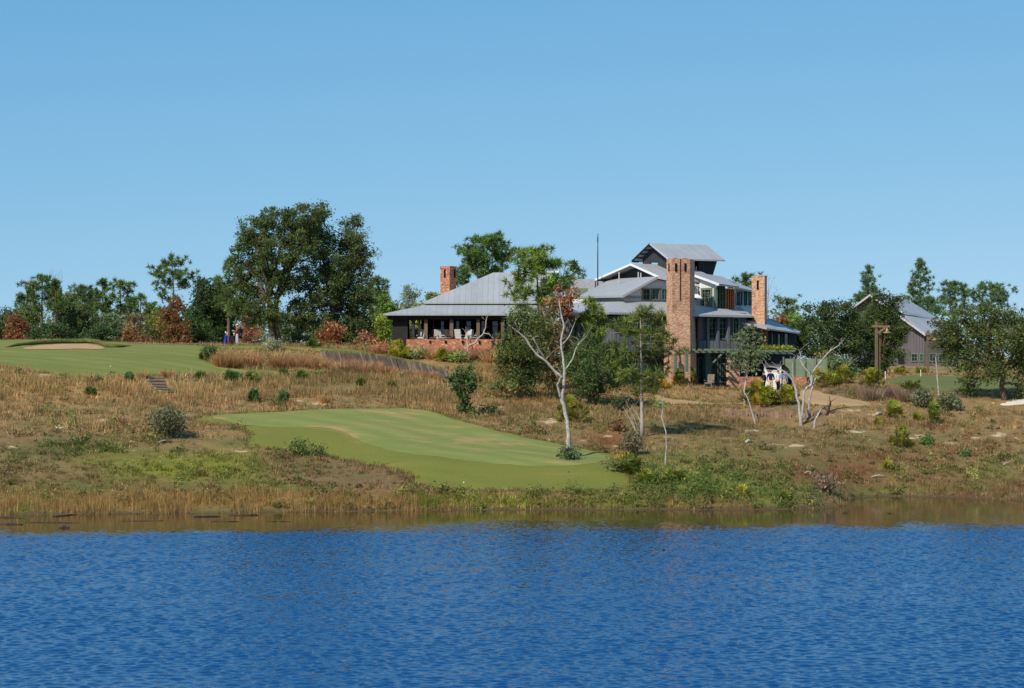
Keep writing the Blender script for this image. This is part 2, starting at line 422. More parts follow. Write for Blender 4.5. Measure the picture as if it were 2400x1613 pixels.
def build_terrain():
    def axis(a, b, step, lo, hi):
        l = list(np.arange(a, b + 1e-6, step))
        s, x = step, a
        left = []
        while x > lo: s *= 1.5; x -= s; left.append(max(x, lo))
        s, x = step, b; right = []
        while x < hi: s *= 1.35; x += s; right.append(min(x, hi))
        return np.array(left[::-1] + l + right)
    xs = axis(-56, 56, .45, -4000, 4000)
    ys = axis(118, 214, .45, -300, 6000)
    xx, yy = np.meshgrid(xs, ys)
    z = gz(xx, yy)
    far = np.clip((yy - 300) / 200, 0, 1); side = np.clip((np.abs(xx) - 100) / 100, 0, 1) * np.clip((yy - 150) / 60, 0, 1)
    z = z * (1 - far) + 7.4 * far
    z = np.where(yy < 112, -2.2, z)
    z = np.where(yy < 25, np.clip((25 - yy) / 25 * 7.5 - 2.2, -2.2, 6.6), z)
    V = np.stack([xx.ravel(), yy.ravel(), z.ravel()], 1)
    ny, nx = xx.shape
    idx = np.arange(ny * nx).reshape(ny, nx)
    Q = np.stack([idx[:-1, :-1], idx[:-1, 1:], idx[1:, 1:], idx[1:, :-1]], -1).reshape(-1, 4)
    me = bpy.data.meshes.new('ground')
    me.vertices.add(len(V)); me.loops.add(Q.size); me.polygons.add(len(Q))
    me.vertices.foreach_set('co', V.astype(np.float32).ravel()); me.loops.foreach_set('vertex_index', Q.astype(np.int32).ravel())
    me.polygons.foreach_set('loop_start', np.arange(0, Q.size, 4, dtype=np.int32)); me.polygons.foreach_set('loop_total', np.full(len(Q), 4, np.int32))
    me.polygons.foreach_set('use_smooth', np.ones(len(Q), bool))
    ok = V[:, 1] > 100
    px = np.where(ok, CX + F * V[:, 0] / np.maximum(V[:, 1], 1), 0); py = np.where(ok, HY - F * (V[:, 2] - EYE) / np.maximum(V[:, 1], 1), 900)
    c = zones(px, py)
    wet = (V[:, 2] < .12)[:, None]
    c = np.where(wet, np.array(lin((92, 74, 56))), c)
    at = me.attributes.new('tint', 'FLOAT_COLOR', 'POINT')
    c4 = np.ones((len(V), 4), np.float32); c4[:, :3] = c; c4[:, 3] = sandw(px, py) * ok
    at.data.foreach_set('color', c4.ravel())
    m, nt, bs = newmat('rough_ground')
    a = N(nt, 'ShaderNodeAttribute', attribute_name='tint')
    v = objvec(nt)
    f1 = noise(nt, .9, 8, .7, v); f2 = noise(nt, 4.5, 6, .7, v); f3 = noise(nt, .25, 4, .6, v)
    k = mixc(nt, a.outputs['Color'], lin((96, 78, 52)), ramp(nt, f1, .45, .75))
    k = mixc(nt, k, lin((98, 100, 54)), ramp(nt, f3, .52, .72))
    k = mixc(nt, k, mixc(nt, a.outputs['Color'], lin((186, 150, 108)), .5), ramp(nt, f2, .55, .8))
    f4 = noise(nt, 2.2, 6, .7, objvec(nt, (.7, .5, 1)))
    ad = N(nt, 'ShaderNodeMath', operation='MULTIPLY_ADD'); nt.links.new(a.outputs['Alpha'], ad.inputs[0]); ad.inputs[1].default_value = .62
    f5 = N(nt, 'ShaderNodeMath', operation='MULTIPLY'); nt.links.new(f4, f5.inputs[0]); f5.inputs[1].default_value = 1.6; nt.links.new(f5.outputs[0], ad.inputs[2])
    k = mixc(nt, k, lin((200, 172, 138)), ramp(nt, ad.outputs[0], 1.20, 1.38))
    nt.links.new(k, bs.inputs['Base Color']); bs.inputs['Roughness'].default_value = .95; bs.inputs['Specular IOR Level'].default_value = .1
    bump(nt, bs, f2, .8, .15)
    me.materials.append(m); me.update(calc_edges=True)
    o = link('ground', me); tag(o, 'dry sandy grassland slope rising from the lake', 'ground', kind='structure')
build_terrain()

# ------------------------------------------------------------------ mown sheets, sand and paths (laid on the ground)
SHEETS = []
WEAR = [(735, 1001, 50, 6, .8), (790, 1006, 50, 9, 1), (818, 1020, 36, 11, 1), (838, 1036, 22, 6, 1), (1120, 1030, 80, 7, 1), (1085, 1036, 60, 5, .9), (1190, 1041, 70, 5, .9), (1060, 1015, 60, 4, .6),
        (880, 965, 130, 5, .9), (960, 970, 70, 4, .8), (600, 974, 70, 4, .7), (490, 980, 70, 6, 1), (640, 986, 36, 4, .7), (1270, 1050, 70, 5, .7), (1340, 1060, 60, 4, .7), (990, 962, 50, 6, .7),
        (1000, 1090, 120, 10, .35), (250, 850, 160, 8, .4), (120, 838, 100, 6, .35), (430, 858, 90, 6, .4), (330, 825, 120, 5, .35)]
def chaikin(p, n=2):
    for _ in range(n):
        q = []
        for i in range(len(p)):
            a, b = p[i], p[(i + 1) % len(p)]
            q += [a * .75 + b * .25, a * .25 + b * .75]
        p = q
    return p
def inside(poly, x, y):
    r = np.zeros(len(x), bool); n = len(poly)
    for i in range(n):
        x0, y0 = poly[i]; x1, y1 = poly[(i + 1) % n]
        if y0 == y1: continue
        c = ((y0 > y) != (y1 > y)) & (x < (x1 - x0) * (y - y0) / (y1 - y0) + x0)
        r ^= c
    return r
def sheet(name, label, cat, pix, mat, off=.07, cell=.8, block=True, world=None):
    poly = world if world else [Vector(hit(*p)[:2]) for p in pix]
    poly = chaikin([Vector(p) for p in poly], 3)
    rag = .55 if block and 'path' not in name and 'sand' not in name else .2
    poly = [p + Vector((float(vnoise(np.array(p.x), np.array(p.y), .9, 41)) - .5, float(vnoise(np.array(p.x), np.array(p.y), .9, 42)) - .5)) * rag for p in poly]
    X = np.array([p.x for p in poly]); Y = np.array([p.y for p in poly])
    if block: SHEETS.append(np.stack([X, Y], 1))
    gx, gy = np.meshgrid(np.arange(X.min(), X.max(), cell), np.arange(Y.min(), Y.max(), cell))
    gx, gy = gx.ravel(), gy.ravel()
    k = inside(np.stack([X, Y], 1), gx, gy)
    pts = poly + [Vector((a, b)) for a, b in zip(gx[k], gy[k])]
    n = len(poly)
    vs, _e, fs, *_r = geometry.delaunay_2d_cdt(pts, [(i, (i + 1) % n) for i in range(n)], [], 1, 1e-4)
    co = [(v.x, v.y, float(gz(v.x, v.y)) + (off if i >= n else off - .03 if not block else -.03)) for i, v in enumerate(vs)]
    fs = [tuple(f) for f in fs]
    me = bpy.data.meshes.new(name)
    me.from_pydata(co, [], fs)
    bm = bmesh.new(); bm.from_mesh(me)
    bmesh.ops.recalc_face_normals(bm, faces=bm.faces)
    if sum(f.normal.z for f in bm.faces) < 0: bmesh.ops.reverse_faces(bm, faces=bm.faces)
    bm.to_mesh(me); bm.free()
    me.polygons.foreach_set('use_smooth', [True] * len(me.polygons))
    qx = np.array([c[0] for c in co]); qy = np.array([c[1] for c in co]); qz = np.array([c[2] for c in co]); ppx, ppy = proj(qx, qy, qz)
    w = np.zeros(len(co))
    for bx, by, rx, ry, st in WEAR: w = np.maximum(w, st * np.exp(-(((ppx - bx) / rx) ** 2 + ((ppy - by) / ry) ** 2)))
    at = me.attributes.new('wear', 'FLOAT', 'POINT'); at.data.foreach_set('value', w.astype(np.float32))
    me.materials.append(mat); me.update()
    o = link(name, me); tag(o, label, cat, kind='structure')
    return o

def turf(name, a, b, dry, amt=.5, stretch=(.22, .9, 1)):
    m, nt, bs = newmat(name)
    v = objvec(nt, stretch)
    f = noise(nt, .55, 6, .62, v, .6); g = noise(nt, 9, 4, .7, objvec(nt)); h = noise(nt, .16, 3, .5, objvec(nt, (.6, 1.6, 1)))
    k = mixc(nt, lin(a), lin(b), ramp(nt, h, .38, .62))
    f2 = noise(nt, 1.6, 5, .7, v, .4)
    k = mixc(nt, k, tuple(.6 * x + .4 * y for x, y in zip(lin(a), lin(dry))), ramp(nt, f2, .48, .72))
    k = mixc(nt, k, lin(dry), ramp(nt, f, .68 - amt * .12, .76 - amt * .08))
    k = mixc(nt, k, tuple(x * .72 for x in lin(a)), ramp(nt, g, .45, .8))
    wa = N(nt, 'ShaderNodeAttribute', attribute_name='wear'); wf = noise(nt, 1.6, 7, .75, objvec(nt, (.45, 1.5, 1)), .3)
    wv = N(nt, 'ShaderNodeTexWave', bands_direction='DIAGONAL'); wv.inputs['Scale'].default_value = .16; wv.inputs['Distortion'].default_value = 7; wv.inputs['Detail'].default_value = 2; wv.inputs['Detail Scale'].default_value = .4
    nt.links.new(objvec(nt), wv.inputs['Vector']); k = mixc(nt, k, tuple(x * .93 for x in lin(b)), ramp(nt, wv.outputs['Fac'], .2, 1.3))
    wm = N(nt, 'ShaderNodeMath', operation='MULTIPLY_ADD'); nt.links.new(wa.outputs['Fac'], wm.inputs[0]); wm.inputs[1].default_value = .42; nt.links.new(wf, wm.inputs[2])
    k = mixc(nt, k, lin(dry), ramp(nt, wm.outputs[0], .70, .92))
    nt.links.new(k, bs.inputs['Base Color']); bs.inputs['Roughness'].default_value = .9; bs.inputs['Specular IOR Level'].default_value = .15
    bump(nt, bs, g, .6, .06)
    return m
T_tee = turf('tee_turf', (132, 138, 74), (121, 130, 66), (172, 138, 94), 1.3)
T_bank = turf('tee_bank_turf', (110, 115, 48), (119, 119, 52), (140, 124, 66), .8)
T_fair = turf('fairway_turf', (128, 132, 66), (117, 122, 58), (150, 136, 82), .9)
T_green = turf('green_turf', (100, 108, 62), (108, 112, 64), (120, 114, 68), .4)
def sandmat(name, c):
    m, nt, bs = newmat(name)
    f = noise(nt, 1.2, 6, .65, objvec(nt)); g = noise(nt, 14, 3, .6, objvec(nt))
    k = mixc(nt, tuple(x * .82 for x in lin(c)), lin(c), ramp(nt, f, .35, .65))
    nt.links.new(k, bs.inputs['Base Color']); bs.inputs['Roughness'].default_value = .95; bs.inputs['Specular IOR Level'].default_value = .1
    bump(nt, bs, g, .4, .04)
    return m
S_path = sandmat('sand_path', (178, 146, 106)); S_bunker = sandmat('bunker_sand', (188, 152, 110)); S_white = sandmat('white_sand', (222, 208, 190))

sheet('fairway', 'mown fairway on the upper bank with a sand bunker', 'fairway',
      [(-80, 800), (60, 798), (180, 799), (300, 806), (420, 810), (500, 812), (500, 825), (478, 843), (505, 857), (570, 867), (690, 871), (735, 876), (690, 881), (560, 883),
       (420, 880), (330, 885), (240, 888), (150, 882), (70, 868), (-80, 862)], T_fair)
sheet('fairway_strip', 'narrow mown strip running along the top of the grassy bank', 'fairway',
      [(500, 812), (650, 812), (780, 818), (900, 830), (940, 838), (880, 838), (780, 826), (650, 819), (500, 821)], T_fair, .08)
sheet('tee_bank', 'mown grass bank of the tee sloping to the lake', 'tee',
      [(445, 985), (470, 975), (560, 968), (700, 962), (850, 958), (1000, 957), (1040, 973), (1130, 998), (1230, 1026), (1330, 1048), (1462, 1066), (1474, 1085), (1450, 1102),
       (1512, 1143), (1450, 1150), (1300, 1153), (1150, 1149), (1000, 1148), (975, 1126), (930, 1106), (830, 1082), (740, 1062), (620, 1052), (572, 1046), (582, 1012), (545, 997), (480, 995)], T_bank)
sheet('tee', 'pale mown tee box with dry brown patches', 'tee',
      [(480, 978), (560, 971), (850, 962), (995, 961), (1035, 978), (1230, 1031), (1452, 1070), (1400, 1091), (1300, 1097), (1150, 1090), (990, 1072), (885, 1052), (835, 1035), (805, 1012),
       (740, 1003), (600, 1004), (540, 992)], T_tee, .105, block=False)
sheet('bunker', 'pale sand bunker cut into the fairway', 'bunker',
      [(48, 821), (70, 815), (120, 811), (200, 809), (228, 811), (250, 820), (225, 821.5), (190, 820), (150, 822.5), (95, 821)], S_bunker, .13, .5, block=False)
sheet('path', 'pale sand path below the lodge terrace', 'path', [(1520, 930), (1545, 924), (1560, 934), (1650, 941), (1770, 943), (1780, 950), (1650, 949), (1560, 947), (1530, 942)], S_path, .07, .5)
sheet('sand_path', 'wide sandy path curving up beside the palmettos', 'path', [(1868, 922), (1885, 912), (1920, 918), (1985, 934), (2060, 950), (2000, 953), (1920, 952), (1872, 946)], S_path, .07, .5)
sheet('sand_patch', 'bare white sand under the big oak', 'sand', [(2325, 952), (2370, 940), (2440, 932), (2460, 944), (2380, 950)], S_white, .07, .5)
sheet('putting_green', 'small putting green in front of the barn', 'green', [(2070, 891), (2120, 881), (2200, 882), (2300, 887), (2450, 893), (2450, 915), (2300, 919), (2200, 917), (2120, 909), (2080, 902)], T_green)

def ribbon(name, label, cat, pix, h, w, mat, kind=None):
    """a low turf lip following the bunker's rim"""
    mb = MB(); rings = []
    ps = [hit(*p) for p in pix]
    n = len(ps)
    for i, p in enumerate(ps):
        q = math.sin(pi * i / (n - 1)) ** .5 if 0 < i < n - 1 else .1
        rings.append([p + Vector((0, -w * .5, -.05)), p + Vector((0, -w * .75, h * q * .75)), p + Vector((0, -w * .1, h * q)), p + Vector((0, w, .02))])
    mb.loft(rings)
    o = mb.build(name, mat, smooth=True); tag(o, label, cat, kind=kind)
ribbon('bunker_lip', 'dark turf lip overhanging the fairway bunker', 'turf lip', [(10, 816), (40, 813), (90, 809), (150, 807), (205, 805), (232, 808), (250, 816), (285, 816), (312, 812)], .46, .8, M['lip'], 'structure')

# ------------------------------------------------------------------ water
def water():
    """a lake surface with real wavelets; the water under the bank lies calm"""
    def ext(a, b, step, lo, hi):
        l = list(np.arange(a, b + 1e-6, step)); s, x, left = step, a, []
        while x > lo: s *= 1.6; x -= s; left.append(max(x, lo))
        s, x, right = step, b, []
        while x < hi: s *= 1.6; x += s; right.append(min(x, hi))
        return np.array(left[::-1] + l + right)
    xs = np.concatenate([[-900, -300, -120, -70], np.arange(-44, -30, .16), np.arange(-30, 30, .075), np.arange(30, 44.1, .16), [70, 120, 300, 900]])
    ys = np.concatenate([np.array([-60, -20, 10, 30, 42, 48, 52, 54]), np.arange(55, 82, .052), np.arange(82, 131, .085), [133, 136, 140, 146, 155, 165]])
    xx, yy = np.meshgrid(xs, ys)
    r = np.random.default_rng(5)
    z = np.zeros_like(xx)
    wx = (vnoise(xx, yy, 3.5, 31) - .5) * .9; wy = (vnoise(xx, yy, 3.0, 32) - .5) * .9
    for k in range(36):
        L = .21 * (1.033 ** k)
        an = r.normal(1.5, .95)
        kx, ky = math.cos(an) * 2 * pi / L, math.sin(an) * 2 * pi / L
        z += L * .0070 * np.sin(kx * (xx + wx) + ky * (yy + wy) + r.random() * 7)
    gust = .80 + .28 * vnoise(xx, yy, 9, 33) + .18 * vnoise(xx * .5, yy, 3, 34)
    edge = yy + (vnoise(xx, yy, 11, 35) - .5) * 10 + (vnoise(xx, yy, 3, 36) - .5) * 4 + (vnoise(xx, yy, 1.0, 38) - .5) * 2.5 + np.clip(-xx, -30, 30) * .12
    t = np.clip((edge - 115.5) / 8.0, 0, 1); t = t * t * (3 - 2 * t)
    ins = np.clip((44 - np.abs(xx)) / 2, 0, 1) * np.clip((yy - 54) / 2, 0, 1) * np.clip((131 - yy) / 2, 0, 1)
    z = z * gust * ((1 - t) + t * .05) * ins
    V = np.stack([xx.ravel(), yy.ravel(), z.ravel()], 1)
    ny, nx = xx.shape; idx = np.arange(ny * nx).reshape(ny, nx)
    Q = np.stack([idx[:-1, :-1], idx[:-1, 1:], idx[1:, 1:], idx[1:, :-1]], -1).reshape(-1, 4)
    me = bpy.data.meshes.new('water')
    me.vertices.add(len(V)); me.loops.add(Q.size); me.polygons.add(len(Q))
    me.vertices.foreach_set('co', V.astype(np.float32).ravel()); me.loops.foreach_set('vertex_index', Q.astype(np.int32).ravel())
    me.polygons.foreach_set('loop_start', np.arange(0, Q.size, 4, dtype=np.int32)); me.polygons.foreach_set('loop_total', np.full(len(Q), 4, np.int32))
    me.polygons.foreach_set('use_smooth', np.ones(len(Q), bool))
    m, nt, bs = newmat('lake_water')
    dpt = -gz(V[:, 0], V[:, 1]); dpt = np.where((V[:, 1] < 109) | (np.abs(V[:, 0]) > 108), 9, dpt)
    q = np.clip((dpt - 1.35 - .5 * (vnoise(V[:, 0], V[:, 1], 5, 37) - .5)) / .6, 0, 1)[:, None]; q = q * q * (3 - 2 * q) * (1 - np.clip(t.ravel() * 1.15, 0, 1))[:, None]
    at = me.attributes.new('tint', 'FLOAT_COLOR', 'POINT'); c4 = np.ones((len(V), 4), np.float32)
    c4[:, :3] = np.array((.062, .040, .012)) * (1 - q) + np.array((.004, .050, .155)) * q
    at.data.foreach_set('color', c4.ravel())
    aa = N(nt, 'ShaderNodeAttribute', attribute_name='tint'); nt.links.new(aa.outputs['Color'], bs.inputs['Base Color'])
    bs.inputs['IOR'].default_value = 1.333; bs.inputs['Roughness'].default_value = .08; bs.inputs['Specular IOR Level'].default_value = .5
    me.materials.append(m); me.update(calc_edges=True)
    o = link('water', me); tag(o, 'rippled deep blue lake with a calm brown strip by the bank', 'lake', kind='structure')
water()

# ------------------------------------------------------------------ plants
def unit(r, n):
    v = r.normal(size=(n, 3)); return v / np.linalg.norm(v, axis=1, keepdims=True)

def leaf_quads(Cn, size, r):
    """one lozenge-shaped leaf spray per centre"""
    n = len(Cn); a = unit(r, n); b = np.cross(a, unit(r, n)); b /= np.maximum(np.linalg.norm(b, axis=1, keepdims=True), 1e-6)
    s = (size * np.clip(np.exp(r.normal(-.08, .38, n)), .4, 2.2))[:, None]
    a = a * s; b = b * s * .55
    return np.stack([Cn - a, Cn + b, Cn + a, Cn - b], 1).reshape(-1, 3)

GAIN = 1.75      # sun-lit leaves are paler than the shaded mean one sees
def jitter(base, n, r, amt=.28, hue=.08):
    b = np.array(lin(base))[None]
    k = np.exp(r.normal(0, amt, (n, 1))) * GAIN
    h = 1 + r.normal(0, hue, (n, 3))
    return b * k * h

def limb_path(a, b, r, wob=.12, n=5, droop=0.):
    a, b = Vector(a), Vector(b); L = (b - a).length; out = []
    for i in range(n):
        t = i / (n - 1)
        q = a.lerp(b, t); s = math.sin(pi * t) * wob * L
        out.append(q + Vector((r.normal() * s * .6, r.normal() * s * .6, r.normal() * s * .4 + droop * math.sin(pi * t) * L)))
    return out

OAKS = {}
def broadleaf(name, label, cat, base, Y, lobes, col, seed, trunks=None, leaf=.10, lai=4.2, bark='bark_brown', tr=.2, group=None, clump=.62, lobe_cols=None, fork=.42, depth=.85, shell=.42, yoff=True):
    """tapered trunks with limbs reaching into lobes; each lobe is filled with clumps of small leaves.
    lobes: (px, py, rx, ry) in photo pixels at distance Y"""
    r = np.random.default_rng(seed)
    s = Y / F
    root = empty(name, base, label, cat, group)
    L3 = []
    for k, (px, py, rx, ry) in enumerate(lobes):
        c = P(px, py, Y); dy = r.uniform(-.5, .5) * rx * s * 1.3 if yoff else 0
        L3.append((np.array((c.x, c.y + dy, c.z)), np.array((rx * s, rx * s * depth, ry * s))))
    Vs, Ts = [], []
    clumps = []
    for k, (c, rad) in enumerate(L3):
        area = pi * rad[0] * rad[2]
        nl = int(lai * area / (leaf * leaf * 1.25))
        nc = max(4, int(area * (1 + rad[1] / rad[0]) / (clump * clump) * .85))
        d = unit(r, nc); q = r.uniform(shell, 1.02, (nc, 1)) ** .8
        cc = c + d * rad * q
        clumps.append(cc)
        which = r.integers(0, nc, nl)
        rr = clump * r.uniform(.55, 1.15, nc)
        off = r.normal(size=(nl, 3)) * np.array((.5, .5, .38)) * rr[which][:, None]
        C0 = cc[which] + off
        bcol = lobe_cols[k] if lobe_cols and lobe_cols[k] else col
        ck = jitter(bcol, nc, r, .20, .05)
        t = ck[which] * np.exp(r.normal(0, .15, (nl, 1)))
        Vs.append(leaf_quads(C0, leaf, r)); Ts.append(np.repeat(t, 4, 0))
    V = np.concatenate(Vs); T = np.concatenate(Ts)
    V[:, 2] = np.maximum(V[:, 2], gz(V[:, 0], V[:, 1]) + .03)
    np_mesh('crown', V, 4, T, 'leaf', root)
    mb = MB(); b0 = Vector(base)
    top = max(c[2] for c, _ in L3)
    trunks = trunks or [(b0, None)]
    tb = []
    for tbase, lean in trunks:
        tbase = Vector(tbase); tb.append(tbase)
    for tbase in tb:
        H = top - tbase.z
        near = sorted(L3, key=lambda q: (q[0][0] - tbase.x) ** 2 + (q[0][1] - tbase.y) ** 2)
        fk = tbase + Vector((r.normal() * .05 * H, r.normal() * .03 * H, H * fork * .8))
        mb.tube([tbase - Vector((0, 0, .3)), tbase + Vector((0, 0, .25)), tbase.lerp(fk, .5) + Vector((r.normal() * .03 * H, 0, 0)), fk], [tr * 1.5, tr * 1.08, tr * .9, tr * .8], 8)
        mine = [q for q in L3 if min(tb, key=lambda t: (q[0][0] - t.x) ** 2 + (q[0][1] - t.y) ** 2) is tbase] or near[:2]
        for c, rad in mine:
            e = Vector(c)
            if e.z < fk.z * .5 + tbase.z * .5: st = tbase.lerp(fk, .6)
            else: st = fk
            path = limb_path(st, e, r, .09, 5, .05)
            mb.tube(path, [tr * .62, tr * .5, tr * .36, tr * .22, tr * .1], 5)
            for _ in range(4):
                d = Vector(unit(r, 1)[0]) ; d = Vector((d.x * rad[0], d.y * rad[1], d.z * rad[2])) * .85
                st2 = path[int(r.integers(2, 5))]
                mb.tube(limb_path(st2, Vector(c) + d, r, .08, 4), [tr * .2, tr * .15, tr * .1, tr * .04], 4)
    mb.build('trunk', bark, root, smooth=True)
    return root

def auto_lobes(px, top, w, bottom, seed, k=7):
    r = np.random.default_rng(seed); out = []
    cy = (top + bottom) / 2; H = bottom - top
    for i in range(k):
        t = (i + .5) / k
        y = top + H * (.14 + .72 * t)
        wy = w * .5 * math.sin(pi * min(1, .18 + t * .72)) ** .7
        rx = w * r.uniform(.2, .32); ry = min(H * r.uniform(.15, .24), rx * 1.3)
        out.append((px + r.uniform(-1, 1) * max(1, wy - rx * .6), y, rx, ry))
    out.append((px + r.uniform(-.08, .08) * w, top + H * .16, w * .2, H * .15))
    out.append((px + w * .2, bottom - H * .2, w * .28, H * .2)); out.append((px - w * .22, bottom - H * .2, w * .28, H * .2))
    return out

def oak(label, px, top, w, bottom, Y, col, seed, name='oak_tree', cat='tree', base_py=None, **kw):
    b = ground(px, Y)
    return broadleaf(name, label, cat, b, Y, auto_lobes(px, top, w, bottom, seed, kw.pop('k', 7)), col, seed, tr=kw.pop('tr', .13), **kw)

def needle_tris(Cc, n, length, r, width=.03, up=.35, rad=None):
    m = len(Cc) * n
    c = np.repeat(Cc, n, 0); d = unit(r, m); d[:, 2] += up; d /= np.linalg.norm(d, axis=1, keepdims=True)
    L = (length * r.uniform(.55, 1.15, m))[:, None]
    st = c + d * L * r.uniform(0, .45, (m, 1))
    w = np.cross(d, unit(r, m)); w /= np.maximum(np.linalg.norm(w, axis=1, keepdims=True), 1e-6)
    return np.stack([st - w * width, st + w * width, st + d * L], 1).reshape(-1, 3)

def pine(label, px, top, w, Y, seed, base=None, crown_py=None, col=(76, 92, 46), lean=0., nd=34, length=.40, dens=1.25, tr=.16, shape='cone', bark='bark_brown', group=None, name='pine_tree', bottom_w=None, skip=0., droop=.0, width=.04):
    """straight trunk, whorls of branches with needle tufts along their outer half. crown_py: photo row where the lowest branches sit"""
    r = np.random.default_rng(seed); s = Y / F
    b = Vector(base) if base is not None else ground(px, Y)
    tp = P(px, top, Y); H = tp.z - b.z
    root = empty(name, b, label, 'tree', group)
    axis = lambda t: Vector((b.x + (tp.x - b.x) * t + lean * math.sin(pi * t), b.y + .25 * math.sin(3 * t + seed), b.z + H * t))
    mb = MB()
    mb.tube([axis(t) - Vector((0, 0, .2 if t == 0 else 0)) for t in np.linspace(0, .985, 9)], [max(.018, tr * (1.15 - t) * (1.25 if t == 0 else 1)) for t in np.linspace(0, 1, 9)], 7)
    cz = P(px, crown_py, Y).z if crown_py else b.z + H * .35
    t0 = (cz - b.z) / H
    R = w * .5 * s
    cl = []
    nb = int(max(10, 30 * dens * (1 - t0) * H / 6))
    for i in range(nb):
        u = (i + r.uniform(0, 1)) / nb            # 0 at the lowest branch, 1 at the top
        if r.random() < skip: continue
        t = t0 + (1 - t0) * u * .97
        if shape == 'cone': pr = (1 - u) ** .75 * .95 + .1
        elif shape == 'round': pr = math.sqrt(max(.04, 1 - (2 * u - .95) ** 2)) * .95 + .08
        elif shape == 'flat': pr = (.45 + .75 * u) if u < .8 else max(.25, 1.05 - (u - .8) * 3)
        else: pr = math.sin(pi * (.12 + .8 * u)) ** .8
        L = R * pr * r.uniform(.65, 1.15)
        a = i * 2.399 + r.normal() * .4
        st = axis(t); rise = L * (r.uniform(.15, .5) - droop)
        mid = st + Vector((math.cos(a) * L * .55, math.sin(a) * L * .55, rise * .3))
        en = st + Vector((math.cos(a) * L, math.sin(a) * L, rise))
        rb = max(.012, tr * .28 * (1.1 - t))
        mb.tube([st, mid, en], [rb, rb * .7, rb * .3], 4)
        k = max(2, int(L / .26 * dens))
        for j in range(k):
            q = .38 + .62 * (j + 1) / k
            p = st.lerp(mid, min(1, q / .55)) if q < .55 else mid.lerp(en, (q - .55) / .45)
            sp = .16 + .16 * L
            cl.append((p.x + r.normal() * sp * .8, p.y + r.normal() * sp * .8, p.z + abs(r.normal()) * sp * .5))
    for j in range(5): cl.append(tuple(axis(.93 + .015 * j)))
    Cc = np.array(cl)
    mb.build('trunk', bark, root, smooth=True)
    V = needle_tris(Cc, nd, length, r, width)
    t = jitter(col, len(Cc), r, .22, .06)
    T = np.repeat(t, nd, 0) * np.exp(r.normal(0, .2, (len(Cc) * nd, 1)))
    np_mesh('crown', V, 3, np.repeat(T, 3, 0), 'needle', root)
    return root

def frond_mesh(r, nf, R, H, seg=9):
    """fan palm fronds: arching stalk plus a folded fan of pointed leaflets; local coordinates"""
    tri = []; stalks = []
    for i in range(nf):
        a = r.uniform(0, 2 * pi); el = r.uniform(.1, 1.4)
        L = r.uniform(.5, 1.2)
        d = Vector((math.cos(a) * math.cos(el), math.sin(a) * math.cos(el), math.sin(el)))
        c = Vector((d.x * R * L, d.y * R * L, max(.08, d.z * H * L)))
        bs = Vector((math.cos(a) * R * .12, math.sin(a) * R * .12, 0))
        stalks.append((bs, c))
        fr = r.uniform(.34, .5)
        out = (c - bs).normalized(); side = out.cross(Vector((0, 0, 1)))
        side = Vector((1, 0, 0)) if side.length < .1 else side.normalized()
        side = (side + Vector(unit(r, 1)[0]) * .5).normalized(); up = side.cross(out).normalized()
        for k in range(seg):
            th = (k / (seg - 1) - .5) * 3.6
            dd = (out * math.cos(th) + side * math.sin(th)); dd = (dd + up * r.uniform(-.12, .12)).normalized()
            ww = dd.cross(up).normalized() * fr * .13
            tip = c + dd * fr * r.uniform(.8, 1.1) - Vector((0, 0, .05))
            m = c + dd * fr * .5
            tri += [c, m + ww + up * .02, tip, m - ww - up * .02]
    return tri, stalks

def palmetto(label, px, base_py, wpx, hpx, seed, col=(134, 142, 40), Y=None, group='saw palmettos'):
    b = ground(px, Y) if Y else hit(px, base_py)
    s = b.y / F; R = wpx * s * .5; H = hpx * s
    r = np.random.default_rng(seed)
    col = (col[0], col[1] * .94, col[2] * .95)
    nf = int(np.clip(20 * (R / .7) ** 1.6 + 9, 11, 90))
    tri, st = frond_mesh(r, nf, max(.1, R - .25), max(.15, H - .2))
    root = empty('palmetto', b, label, 'palmetto', group)
    V = np.array([tuple(v) for v in tri]) + np.array(b)
    V[:, 2] = np.maximum(V[:, 2], gz(V[:, 0], V[:, 1]) + .02)
    n = len(V) // 36
    fc = jitter(col, n, r, .25, .07) * .72
    dry = r.random(n) < .10
    fc[dry] = jitter((150, 128, 60), int(dry.sum()), r, .2, .06) * .7
    np_mesh('fronds', V, 4, np.repeat(fc, 36, 0)[:len(V)], 'frond', root)
    mb = MB()
    for a, c in st: mb.tube([a + b - Vector((0, 0, .05)), c + b], [.016, .010], 3)
    mb.build('stalks', 'bark_brown', root)
    return root

